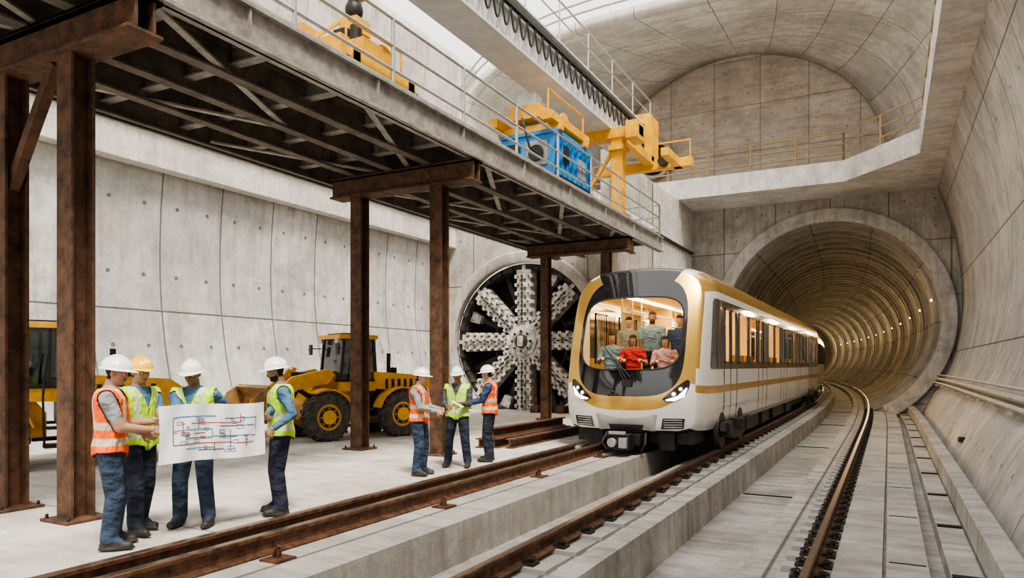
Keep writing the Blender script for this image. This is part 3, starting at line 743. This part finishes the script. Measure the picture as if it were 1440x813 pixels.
for s in (-1,1):
    hl=[(s*x,z) for x,z in smoothpts([(.74,1.04),(.88,1.17),(1.06,1.33),(1.20,1.42),(1.24,1.32),(1.17,1.14),(1.02,1.02),(.84,.98),(.74,1.04)],4)[:-1]]
    patch(hl,.015,TBLK)
    patch([(s*x,z) for x,z in [(.80,1.025),(.95,1.035),(1.12,1.12),(1.19,1.27),(1.20,1.24),(1.14,1.09),(.98,1.01),(.84,1.005)]],.026,HEADL)
    for cx,cz,r in ((.96,1.14,.05),(1.08,1.24,.045)):
        patch([(s*(cx+r*math.cos(a)),cz+r*math.sin(a)) for a in [2*math.pi*i/14 for i in range(14)]],.022,CHROME)
        patch([(s*(cx+r*.6*math.cos(a)),cz+r*.6*math.sin(a)) for a in [2*math.pi*i/14 for i in range(14)]],.03,HEADL)
    patch([(s*.70,.44),(s*1.12,.46),(s*1.15,.66),(s*.74,.66)],.012,TBLK)
    for q in range(4): z=.475+q*.047; patch([(s*.76,z),(s*1.10,z+.004),(s*1.10,z+.02),(s*.76,z+.016)],.025,LGREY)
patch([(-.58,.40),(.58,.40),(.64,.74),(-.64,.74)],.006,LGREY)
patch([(-.32,.36),(.32,.36),(.36,.52),(-.36,.52)],.02,DARK)
b.tube([(TX-.02,Y0+fy(0,1.45)-.03,1.36),(TX-.2,Y0+fy(.25,1.7)-.05,1.72),(TX-.45,Y0+fy(.4,1.95)-.04,2.02)],.014,DARK)
b.tube([(TX+.06,Y0+fy(0,1.45)-.03,1.36),(TX-.2,Y0+fy(.3,1.78)-.05,1.76)],.012,DARK)
b.tube([(TX+.1,Y0+fy(.1,1.5)-.035,1.46),(TX-.62,Y0+fy(.6,2.15)-.03,2.2)],.012,DARK)
b.box(TX-.06,TX+.14,Y0+fy(0,1.35)-.05,Y0+fy(0,1.35)+.02,1.28,1.42,DARK)
b.finish('front_fittings',T,ang=30)
b=B()
b.box(TX-.34,TX+.34,Y0-.10,Y0+.8,.12,.34,DARK); b.box(TX-.22,TX+.22,Y0-.42,Y0-.05,.05,.36,DARK); b.cyl((TX-.1,Y0-.52,.2),(TX-.1,Y0-.4,.2),.09,mat=GALV); b.box(TX+.04,TX+.2,Y0-.5,Y0-.4,.1,.3,GALV)
b.box(TX-.17,TX+.17,Y0-.48,Y0-.42,.36,.42,GALV); b.cyl((TX,Y0+.3,.2),(TX,Y0-.2,.2),.11,mat=DARK)
for s in (-1,1):
    b.tube([(TX+s*.4,Y0+.1,.35),(TX+s*.45,Y0-.1,.15),(TX+s*.35,Y0-.05,.0)],.03,BLACK); b.box(TX+s*.75-.16,TX+s*.75+.16,Y0+.35,Y0+.6,-.0,.4,DARK)
b.box(TX-1.2,TX+1.25,Y0+.5,YE-.3,.12,.42,DARK)
def bogie(yc,ofx=0):
    for dy in (-1.05,1.05):
        for wx in (-5.22,-3.22):
            wx+=ofx; b.cyl((wx-.06,yc+dy,.31),(wx+.05,yc+dy,.31),.39,mat=WHEEL,n=28); b.cyl((wx+.05,yc+dy,.31),(wx+.12,yc+dy,.31),.16,mat=DARK,n=16)
        b.cyl((-5.2+ofx,yc+dy,.31),(-3.2+ofx,yc+dy,.31),.08,mat=DARK)
    for x in (-3.08+ofx,-5.45+ofx):
        b.prism([(yc-1.5,.32),(yc-1.45,.5),(yc-.7,.5),(yc-.4,.28),(yc+.4,.28),(yc+.7,.5),(yc+1.45,.5),(yc+1.5,.32),(yc+.5,.08),(yc-.5,.08)],x-.06,x+.06,DARK,'x')
        for dy in (-1.05,1.05): b.box(x-.08,x+.10,yc+dy-.17,yc+dy+.17,.17,.47,DARK)
        b.cyl((x+.02,yc,.25),(x+.02,yc,.5),.14,mat=BLACK,n=16)
for yc in (Y0+3.1,YE-3.2): bogie(yc)
for a,c in ((5.7,7.6),(8.2,9.6),(10.4,13.0),(13.6,15.2)): b.box(TX+.6,TX+1.38,Y0+a,Y0+c,.02,.38,DARK)
b.finish('underframe',T,bevel=.008)
b=B()
b.box(TX-1.40,TX+1.40,Y0+.9,YE,.95,1.02,SEAT); b.box(TX-1.38,TX+1.38,Y0+1.6,YE,3.30,3.34,CREAM); b.box(TX-1.42,TX+1.42,YE-.05,YE,.95,3.4,CREAM)
b.box(TX-.75,TX-.60,Y0+1.3,YE-.2,3.26,3.30,LAMPW); b.box(TX+.60,TX+.75,Y0+1.3,YE-.2,3.26,3.30,LAMPW)
for a,c,t in segs:
    if t=='w':
        for s in (-1,1):
            b.box(TX+s*.95,TX+s*1.38,a+.05,c-.05,1.35,1.43,SEAT); b.box(TX+s*1.30,TX+s*1.40,a+.05,c-.05,1.43,1.95,SEAT)
    if t=='j':
        for s in (-.8,.8): b.cyl((TX+s,a,1.02),(TX+s,a,3.3),.02,mat=GALV,n=8)
for s in (-.55,.55): b.tube([(TX+s,Y0+1.8,2.95),(TX+s,YE-.3,2.95)],.018,GALV,6)
b.box(TX-1.05,TX+1.05,Y0+.42,Y0+.72,1.3,1.58,DARK)
for yy in (Y0+6.2,Y0+12.4):
    for s in (-1,1): b.box(TX+s*.75,TX+s*1.40,yy,yy+.06,1.02,3.3,CREAM)
b.finish('interior',T)
for k in range(6):
    l=bpy.data.lights.new('saloon_and_fill_light','AREA'); l.shape='RECTANGLE'; l.size=1.7; l.size_y=.5 if k==0 else 3.0; l.energy=24 if k==0 else 170; l.color=(1,.76,.40)  # first one is a fill added in the cab to brighten the passengers
    o=link(bpy.data.objects.new('saloon_and_fill_light',l),T); o.location=(TX,Y0+1.0 if k==0 else Y0+4.4+(k-1)*4.0,3.05 if k==0 else 3.22)
T2=empty('metro_train_car'); b=B(); segs2=[]; y=YE+.7; segs2.append((y,y+.8,'s')); y+=.8
while y<YE+19:
    for w,t in ((.12,'j'),(.62,'d'),(.10,'j'),(.62,'d'),(.12,'j'),(.22,'s'),(1.25,'w'),(.12,'s'),(1.25,'w'),(.22,'s')): segs2.append((y,y+w,t)); y+=w
carbody(b,TX,segs2,lambda y:off(y)*1.0)
for yy in (YE,YE+.7):
    b.add([(TX+x+(off(yy) if yy>YE else 0),yy,z) for x,z in pf],[tuple(range(NP))],LGREY)
b.loft([[(TX+off(yy)+x*.8,yy,.5+(z-.3)*.9) for x,z in pf] for yy in (YE-.05,YE+.2,YE+.5,YE+.8)],BLACK)
for k in range(9): yy=YE+1+k*2; b.box(TX-1.3+off(yy+1),TX+1.2+off(yy+1),yy,yy+2,.1,.4,DARK)
b.finish('car_body',T2,fixn=False)
b=B()
for k in range(10):
    ya=YE+1.2+k*1.8; b.box(TX+off(ya)-.6,TX+off(ya)+.6,ya,ya+1.5,3.22,3.26,LAMPW)
for k in range(12):
    ya=YE+1.2+k*1.5; b.box(TX+off(ya)-1.38,TX+off(ya)-1.33,ya,ya+1.5,1,3.2,CREAM)
b.finish('interior',T2)
# ------------------------------------------------------------------ PEOPLE
SK=[pbr('skin_tan',(.42,.24,.15),.55,0,.08,20),pbr('skin_brown',(.25,.135,.08),.55,0,.08,20),pbr('skin_light',(.50,.30,.20),.55,0,.08,20)]
HAIR=pbr('hair_black',(.015,.011,.009),.8,0,.4,60,.6)
EYE=pbr('eye_white',(.8,.78,.75),.3); IRIS=pbr('eye_iris',(.02,.012,.01),.2); LIP=pbr('lips',(.33,.12,.10),.5)
JEAN=cloth('denim',(.035,.06,.105),.5); NAVY=cloth('navy_cotton',(.02,.026,.05),.6)
BOOT=pbr('boot_leather',(.03,.025,.02),.6,0,.3)
HW=pbr('helmet_white',(.84,.84,.82),.3,0,.03,coat=.4); HY=pbr('helmet_yellow',(.88,.52,.015),.3,0,.05,coat=.4)
VO=vestmat('vest_orange',(.95,.12,.012),(.78,.62,.06)); VL=vestmat('vest_lime',(.50,.85,.03),(.70,.78,.12))
SH={k:cloth('shirt_'+k,c) for k,c in dict(grey=(.30,.31,.32),blue=(.075,.16,.27),steel=(.22,.33,.44),red=(.50,.03,.03),pink=(.60,.36,.36),dark=(.07,.07,.08),navy=(.045,.08,.20)).items()}
def ik(a,t,l1,l2,pole):
    a,t=V(a),V(t); d=t-a; L=min(max(d.length,.12),l1+l2-.006); d.normalize(); x=(l1*l1-l2*l2+L*L)/(2*L); h=math.sqrt(max(0,l1*l1-x*x))
    p=V(pole); p=(p-d*p.dot(d)).normalized(); return a+d*x+p*h,a+d*L
def capsule(b,p,q,r0,r1,mat=None,n=14):
    b.cyl(p,q,r0,r1,mat,n); b.ell(p,(r0,)*3,mat,n,8); b.ell(q,(r1,)*3,mat,n,8)
def evalmesh(b,vox,sm):
    me=bpy.data.meshes.new('t'); me.from_pydata(b.v,[],b.f); me.update(); o=bpy.data.objects.new('t',me); sc.collection.objects.link(o)
    r=o.modifiers.new('r','REMESH'); r.mode='VOXEL'; r.voxel_size=vox
    s=o.modifiers.new('s','SMOOTH'); s.factor=.5; s.iterations=sm
    dg=bpy.context.evaluated_depsgraph_get(); dg.update(); out=bpy.data.meshes.new_from_object(o.evaluated_get(dg))
    bpy.data.objects.remove(o); return out
def hand(wr,dirv,side,nrm,curl):
    d=V(dirv).normalized(); n=V(nrm); n=(n-d*n.dot(d)).normalized(); a=d.cross(n)*side
    b=B(); w=V(wr)
    capsule(b,w-d*.02,w+d*.02,.026,.027)
    for k in (-1.5,-.5,.5,1.5): capsule(b,w+d*.02+a*k*.012,w+d*.085+a*k*.019,.017,.0125,n=10)
    for k,L in ((1.5,.072),(.5,.080),(-.5,.075),(-1.5,.058)):
        p=w+d*.088+a*k*.0195; ang=.25; seg=(L*.45,L*.32,L*.27); r=.0098
        for s in seg:
            ang+=curl; q=p+(d*math.cos(ang)+n*math.sin(ang))*s; capsule(b,p,q,r,r*.88,n=8); p=q; r*=.9
    p=w+d*.025+a*.028; q=p+(a*.75+d*.6+n*.35).normalized()*.042; capsule(b,p,q,.015,.012,n=8); q2=q+(d*.75+a*.15+n*(.5+curl*.4)).normalized()*.03; capsule(b,q,q2,.012,.010,n=8); q3=q2+(d*.7-a*.1+n*(.6+curl*.5)).normalized()*.024; capsule(b,q2,q3,.010,.008,n=8)
    return b
def person(name,x,y,z,head,s,skin,shirt,pants,vest=None,helmet=None,lh=(-.25,.3,1.1),rh=(.25,.3,1.1),world=False,yaw=0,pitch=10,longs=False,seated=False,beard=False,longhair=False,vox=.012,stance=.12,hands=True,curl=.55,step=.0,lean=0,wide=1.1):
    e=empty(name,(x,y,z),math.radians(head-90),s)
    W=M.Translation((x,y,z))@M.Rotation(math.radians(head-90),4,'Z')@M.Scale(s,4); WI=W.inverted()
    if world: lh=WI@V(lh); rh=WI@V(rh)
    dz=-.40 if seated else 0
    b=B(); bones=[]
    def cap(p,q,r0,r1,l): capsule(b,p,q,r0,r1); bones.append((V(p),V(q),r0,r1,l))
    L_=math.tan(math.radians(lean))
    def tz(p): p=V(p); return V((p.x,p.y+(p.z-.95)*L_,p.z+dz))
    rr=[]
    for zz,rx,ry,cy in ((.84,.12,.09,0),(.88,.165,.115,-.005),(.95,.172,.122,-.005),(1.03,.160,.115,0),(1.12,.158,.118,.005),(1.22,.168,.122,.005),(1.32,.185,.125,.0),(1.39,.192,.118,-.005),(1.44,.165,.10,-.01),(1.475,.11,.08,-.01),(1.50,.065,.062,-.005)):
        rr.append([tz((rx*wide*math.copysign(abs(math.cos(t))**.85,math.cos(t)),cy+ry*1.04*math.copysign(abs(math.sin(t))**.85,math.sin(t)),zz)) for t in [2*math.pi*i/24 for i in range(24)]])
    b.loft(rr,None)
    for sx in (-.09,0,.09): bones.append((tz((sx,0,.93)),tz((sx*.9,0,1.38)),.115,.115,'torso'))
    cap(tz((0,-.005,1.46)),tz((0,.012,1.56)),.060,.056,'neck')
    hd=[]
    for sx,tgt in ((-1,lh),(1,rh)):
        sh=tz((sx*.188*wide,-.005,1.40)); el,wr=ik(sh,tgt,.285,.25,(sx*.45,-.55,-.9))
        cap(sh,el,.068,.052,'uarm'); cap(el,wr,.050,.038 if longs else .032,'farm'); hd.append((sx,el,wr))
        if not longs: capsule(b,sh,sh.lerp(el,.62),.070,.062)
    for sx in (-1,1):
        hp=V((sx*.095,0,.91+dz))
        if seated: ft=V((sx*.12,.42,.09)); pole=(0,1,1)
        else: ft=V((sx*stance,sx*step,.09)); pole=(sx*.15,1,0)
        kn,an=ik(hp,ft,.42,.405,pole)
        cap(hp,kn,.108,.083,'leg'); cap(kn,an+V((0,0,.02)),.083,.076,'leg')
        cap(an+V((0,-.035,-.04)),an+V((sx*.03,.165,-.048)),.048,.041,'foot'); cap(an+V((0,0,.03)),an+V((sx*.015,.09,-.025)),.052,.046,'foot')
        b.ell(an+V((sx*.015,.065,-.068)),(.052,.165,.022),None,16,8)
    MH=M.Translation(tz((0,.012,1.515)))@M.Rotation(math.radians(yaw),4,'Z')@M.Rotation(math.radians(-pitch),4,'X')
    R3=MH.to_3x3()
    def he(c,r): b.ell(MH@V(c),r,None,20,14,R3)
    he((0,.005,.155),(.077,.098,.098)); he((0,.03,.09),(.061,.07,.085)); he((0,.072,.038),(.028,.026,.022)); he((0,.086,.148),(.048,.016,.010))
    for sx in (-1,1): he((sx*.079,.0,.115),(.011,.022,.033)); he((sx*.04,.07,.10),(.02,.02,.018))
    capsule(b,MH@V((0,.095,.132)),MH@V((0,.113,.098)),.009,.014,n=10)
    bones.append((MH@V((0,.02,.08)),MH@V((0,.005,.16)),.085,.09,'head'))
    if longhair:
        he((0,-.03,.10),(.093,.088,.13)); he((0,-.055,.0),(.085,.05,.11))
    if not helmet: he((0,-.008,.172),(.086,.102,.092))
    me=evalmesh(b,vox,3)
    n=len(me.polygons); C=np.zeros(n*3); me.polygons.foreach_get('center',C); C=C.reshape(-1,3)
    best=np.full(n,9.); lab=np.zeros(n,int); tt=np.zeros(n); names=[]
    for k,(p,q,r0,r1,l) in enumerate(bones):
        p,q=np.array(p),np.array(q); d=q-p; t=np.clip(((C-p)@d)/(d@d),0,1); D=np.linalg.norm(C-(p+t[:,None]*d),axis=1)-(r0+(r1-r0)*t)
        u=D<best; best[u]=D[u]; lab[u]=k; tt[u]=t[u]; names.append(l)
    mats=[shirt,pants,skin,BOOT,HAIR]; mi=np.zeros(n,int); Mi=np.array(MH.inverted()); HL=(np.c_[C,np.ones(n)]@Mi.T)[:,:3]
    nm=np.array(names)[lab]
    mi[nm=='torso']=0; mi[(nm=='torso')&(C[:,2]<.955+dz)]=1; mi[nm=='leg']=1; mi[nm=='foot']=3; mi[nm=='neck']=2; mi[(nm=='neck')&(C[:,2]<1.475+dz)]=0
    if not seated: mi[((nm=='leg')|(nm=='foot'))]=1; mi[((nm=='leg')|(nm=='foot'))&(C[:,2]<.085)]=3
    mi[(nm=='uarm')]=0; mi[nm=='farm']=0 if longs else 2
    if not longs: mi[(nm=='uarm')&(tt>.76)]=2
    hm=nm=='head'; mi[hm]=2; x_,y_,z_=HL.T
    mi[(z_>.01)&(np.abs(x_)<.1)&(C[:,2]>1.47+dz)&(nm!='torso')&(nm!='uarm')]=2
    hz=(z_>.178)&hm|(hm&(y_<-.012)&(z_>.055)&(np.abs(x_)<.0875))|(hm&(y_<.02)&(z_>.14))
    if longhair: hz=hz|((nm!='farm')&(nm!='uarm')&(y_<.015)&(z_>-.10)&(np.abs(x_)<.1)&(C[:,2]>1.36+dz))|((np.abs(x_)>.066)&(z_>-.02)&(z_<.2)&(y_<.05)&hm)
    mi[hz]=4
    if beard: mi[hm&(z_<.078)&(y_>.0)&~((np.abs(x_)<.024)&(z_>.055))]=4
    for m in mats: me.materials.append(m)
    me.polygons.foreach_set('material_index',mi.tolist()); me.polygons.foreach_set('use_smooth',[True]*n); me.name='body'
    o=link(bpy.data.objects.new('body',me),e)
    if vest:
        keep=((nm=='torso')|((nm=='uarm')&(tt<.12))|((nm=='neck')&(C[:,2]<1.465)))&(C[:,2]>.86)&(C[:,2]<1.475)
        keep&=~((C[:,1]>0.02)&(C[:,2]>1.27)&(np.abs(C[:,0])<(C[:,2]-1.27)*.42))
        keep&=~((np.abs(C[:,0])<.075)&(C[:,2]>1.455)); keep&=np.abs(C[:,0])<.205*wide
        bm=bmesh.new(); bm.from_mesh(me); bm.faces.ensure_lookup_table()
        bmesh.ops.delete(bm,geom=[f for f in bm.faces if not keep[f.index]],context='FACES')
        for _ in range(3): bmesh.ops.smooth_vert(bm,verts=[v for v in bm.verts if v.is_boundary],factor=.5,use_axis_x=True,use_axis_y=True,use_axis_z=True)
        bm.normal_update()
        for v in bm.verts:
            fl=1+.8*max(0,(1.08-v.co.z)/.2)
            v.co+=v.normal*(.015*fl)
        vm=bpy.data.meshes.new('safety_vest'); bm.to_mesh(vm); bm.free(); vm.materials.clear(); vm.materials.append(vest); vm.polygons.foreach_set('material_index',[0]*len(vm.polygons))
        vo=link(bpy.data.objects.new('safety_vest',vm),e); sd=vo.modifiers.new('t','SOLIDIFY'); sd.thickness=.008; sd.offset=-.2
    b=B(MH)
    for sx in (-1,1):
        b.ell((sx*.030,.0865,.126),(.0145,.010,.0075),EYE,12,8); b.ell((sx*.030,.0945,.126),(.0065,.004,.0065),IRIS,10,6)
        b.ell((sx*.031,.0955,.146),(.017,.005,.0035),HAIR,10,6)
    b.ell((0,.0955,.067),(.024,.007,.0075),LIP,12,6)
    if beard or random.random()<.5 and not longhair: b.ell((0,.0985,.080),(.028,.008,.006),HAIR,12,6)
    b.finish('face',e)
    if helmet:
        b=B(MH@M.Translation((0,-.002,.158))@M.Rotation(math.radians(6),4,'X'))
        b.ell((0,0,0),(.110,.134,.118),helmet,28,12,zmin=0)
        br=[]
        for i in range(32):
            a=2*math.pi*i/32; c,s_=math.cos(a),math.sin(a); fr=1+.30*max(0,s_)**2.5
            br.append([(c*.100,s_*.124,.012),(c*.126,s_*.150*fr,-.006),(c*.128,s_*.152*fr,-.012),(c*.100,s_*.124,-.004)])
        br.append(br[0]); b.loft(br,helmet,caps=False)
        for dx in (-.028,0,.028): b.tube([(dx,.128*math.cos(t),.002+.122*math.sin(t)*(1-abs(dx)*1.2)) for t in [math.pi*(.08+.84*i/12) for i in range(13)]],.010 if dx==0 else .006,helmet,6)
        b.finish('hard_hat',e,ang=50)
    if hands:
        for sx,el,wr in hd:
            d=(wr-el).normalized(); nr=V((-sx*.9,0,-.3)) if not seated else V((0,0,-1))
            hb=hand(wr+d*.012,d,1 if sx<0 else -1,nr,curl); hm_=evalmesh(hb,.0045,1); hm_.materials.append(skin); hm_.polygons.foreach_set('use_smooth',[True]*len(hm_.polygons)); hm_.name='hand'
            link(bpy.data.objects.new('hand',hm_),e)
    return e
person('construction_worker',-6.40,4.10,0,50,1.0,SK[0],SH['grey'],JEAN,VO,HW,lh=(-6.24,4.40,1.16),rh=(-6.13,4.29,1.10),world=True,pitch=14,yaw=-12,vox=.010)
person('construction_worker',-6.74,4.60,0,8,1.0,SK[0],SH['blue'],NAVY,VL,HY,lh=(-6.38,4.70,1.05),rh=(-6.42,4.42,1.05),world=True,pitch=12,yaw=-8,vox=.010,step=.1)
person('construction_worker',-6.50,5.08,0,-60,.99,SK[1],SH['blue'],JEAN,VL,HW,rh=(-6.22,4.72,1.14),lh=(-6.20,5.24,1.14),world=True,pitch=20,vox=.010,longs=True,stance=.15,curl=.3)
person('construction_worker',-6.17,5.97,0,-128,1.0,SK[1],SH['blue'],NAVY,VL,HW,rh=(-6.07,5.68,1.15),lh=(-5.92,5.64,1.02),world=True,pitch=16,yaw=-10,longs=True,beard=True,vox=.010,wide=1.15)
e=empty('construction_plan')
A=V((-6.105,4.38,0)); D=V((-5.96,5.53,0))-A; Nn=V((D.y,-D.x,0)).normalized()
def pp(u,v,o=0):
    w=.018*math.sin(u*9)+.012*math.sin(u*23+v*4); return A+D*u+Nn*(w+o)+V((0,0,1.31-.56*v+.012*math.sin(u*6)))
rows=[[pp(i/30,j/12) for i in range(31)] for j in range(13)]
o=sheet('paper',rows,PAPER,e)
b=B(); rnd=random.Random(7)
def line(u0,v0,u1,v1,w,ink):
    n=6; vs=[]
    du,dv=u1-u0,v1-v0; L=math.hypot(du,dv*.5) or 1; nu,nv=-dv*.5/L*w,du/L*w*2
    for i in range(n+1):
        t=i/n
        for s in (-1,1): vs.append(pp(u0+du*t+s*nu,v0+dv*t+s*nv,.003))
    b.add(vs,[(2*i,2*i+1,2*i+3,2*i+2) for i in range(n)],ink)
rc=[(.12,.22,.52,.22,2),(.12,.22,.12,.7,0),(.2,.34,.75,.34,1),(.75,.34,.75,.18,1),(.15,.45,.48,.45,3),(.48,.45,.48,.58,3),(.48,.58,.84,.58,3),(.25,.6,.9,.6,0),(.3,.7,.68,.7,1),(.6,.26,.9,.26,2),(.9,.26,.9,.5,2),(.35,.82,.6,.82,0),(.12,.7,.3,.7,0),(.2,.3,.2,.55,1),(.55,.4,.88,.4,0),(.66,.46,.66,.8,2),(.3,.52,.42,.52,1),(.35,.25,.35,.44,0),(.22,.78,.5,.78,3),(.5,.7,.5,.86,0),(.7,.72,.88,.72,1),(.8,.6,.8,.8,0)]
for u0,v0,u1,v1,k in rc: line(u0,v0,u1,v1,.0042,INK[k])
for k in range(30):
    u,v=rnd.uniform(.10,.88),rnd.uniform(.16,.84); w,h=rnd.uniform(.02,.06),rnd.uniform(.03,.07)
    for a in ((u,v,u+w,v),(u,v+h,u+w,v+h),(u,v,u,v+h),(u+w,v,u+w,v+h)): line(*a,.0026,INK[rnd.choice((0,0,1,2))])
b.finish('drawing',e)
person('construction_worker',-6.42,9.05,0,12,.93,SK[2],SH['grey'],JEAN,VO,HW,lh=(-.12,.32,1.10),rh=(.12,.34,1.08),pitch=12,longs=True,vox=.014)
person('construction_worker',-6.38,10.1,0,-72,.94,SK[1],SH['dark'],NAVY,VL,HW,lh=(-.12,.28,1.14),rh=(.12,.28,1.10),pitch=15,longs=True,vox=.014,stance=.18)
person('construction_worker',-6.25,10.95,0,-158,.95,SK[0],SH['navy'],NAVY,VO,HW,lh=(-.10,.34,1.08),rh=(.12,.36,1.12),pitch=12,longs=True,vox=.014)
b=B(M.Translation((-6.08,9.62,1.08))@M.Rotation(.5,4,'Z')@M.Rotation(.5,4,'Y')); b.box(-.1,.1,-.14,.14,0,.008,PAPER); b.box(-.03,.03,.10,.14,.008,.02,DARK); b.finish('clipboard')
def pas(x,y,hd,s,**k): return person('passenger',TX+x,Y0+y,1.02,hd,s,k.pop('skin',SK[2]),k.pop('shirt'),NAVY,vox=.012,hands=True,**k)
pas(-.70,1.20,-75,1.03,shirt=SH['steel'],seated=True,longhair=True,longs=True,lh=(-.2,.3,.8),rh=(.2,.3,.8),pitch=0)
pas(-.50,1.75,-75,1.0,shirt=SH['grey'],lh=(-.2,.1,.85),rh=(.2,.1,.85),pitch=0)
pas(-.20,1.12,-75,.98,shirt=SH['red'],seated=True,longhair=True,skin=SK[0],lh=(-.2,.3,.8),rh=(.2,.3,.8),pitch=0)
pas(.16,1.35,-75,1.04,shirt=SH['steel'],skin=SK[1],beard=True,lh=(-.22,.1,.85),rh=(.22,.1,.85),pitch=0)
pas(.50,1.12,-75,.95,shirt=SH['pink'],seated=True,longhair=True,lh=(-.2,.3,.8),rh=(.2,.3,.8),pitch=0)
pas(.68,1.65,-80,1.0,shirt=SH['navy'],lh=(-.2,.1,.85),rh=(.2,.1,.85),pitch=0)
# ------------------------------------------------------------------ LIGHT
w=bpy.data.worlds.new('overcast_sky'); sc.world=w; w.use_nodes=True; nt=w.node_tree; bg=nt.nodes['Background']
tc=_n(nt,'ShaderNodeTexCoord').outputs['Generated']; sp=_n(nt,'ShaderNodeSeparateXYZ'); nt.links.new(tc,sp.inputs[0])
nt.links.new(_mix(nt,_rng(nt,sp.outputs[2],-.1,.5),(.50,.475,.44),(1.0,.975,.935)),bg.inputs[0]); bg.inputs[1].default_value=2.25
l=bpy.data.lights.new('sun','SUN'); l.energy=6.5; l.angle=math.radians(14); l.color=(1,.92,.80); o=link(bpy.data.objects.new('sun',l)); o.rotation_euler=Euler((math.radians(20),math.radians(24),0))
try: sc.view_settings.look='AgX - Medium High Contrast'
except Exception: pass
# ------------------------------------------------------------------ CAMERA
cam=bpy.data.cameras.new('camera'); co=link(bpy.data.objects.new('camera',cam)); co.location=(0,0,1.7)
co.rotation_euler=(math.pi/2,0,math.radians(27.92)); cam.sensor_width=36; cam.lens=25; cam.shift_y=(514-406.5)/1440; cam.clip_start=.05
sc.camera=co
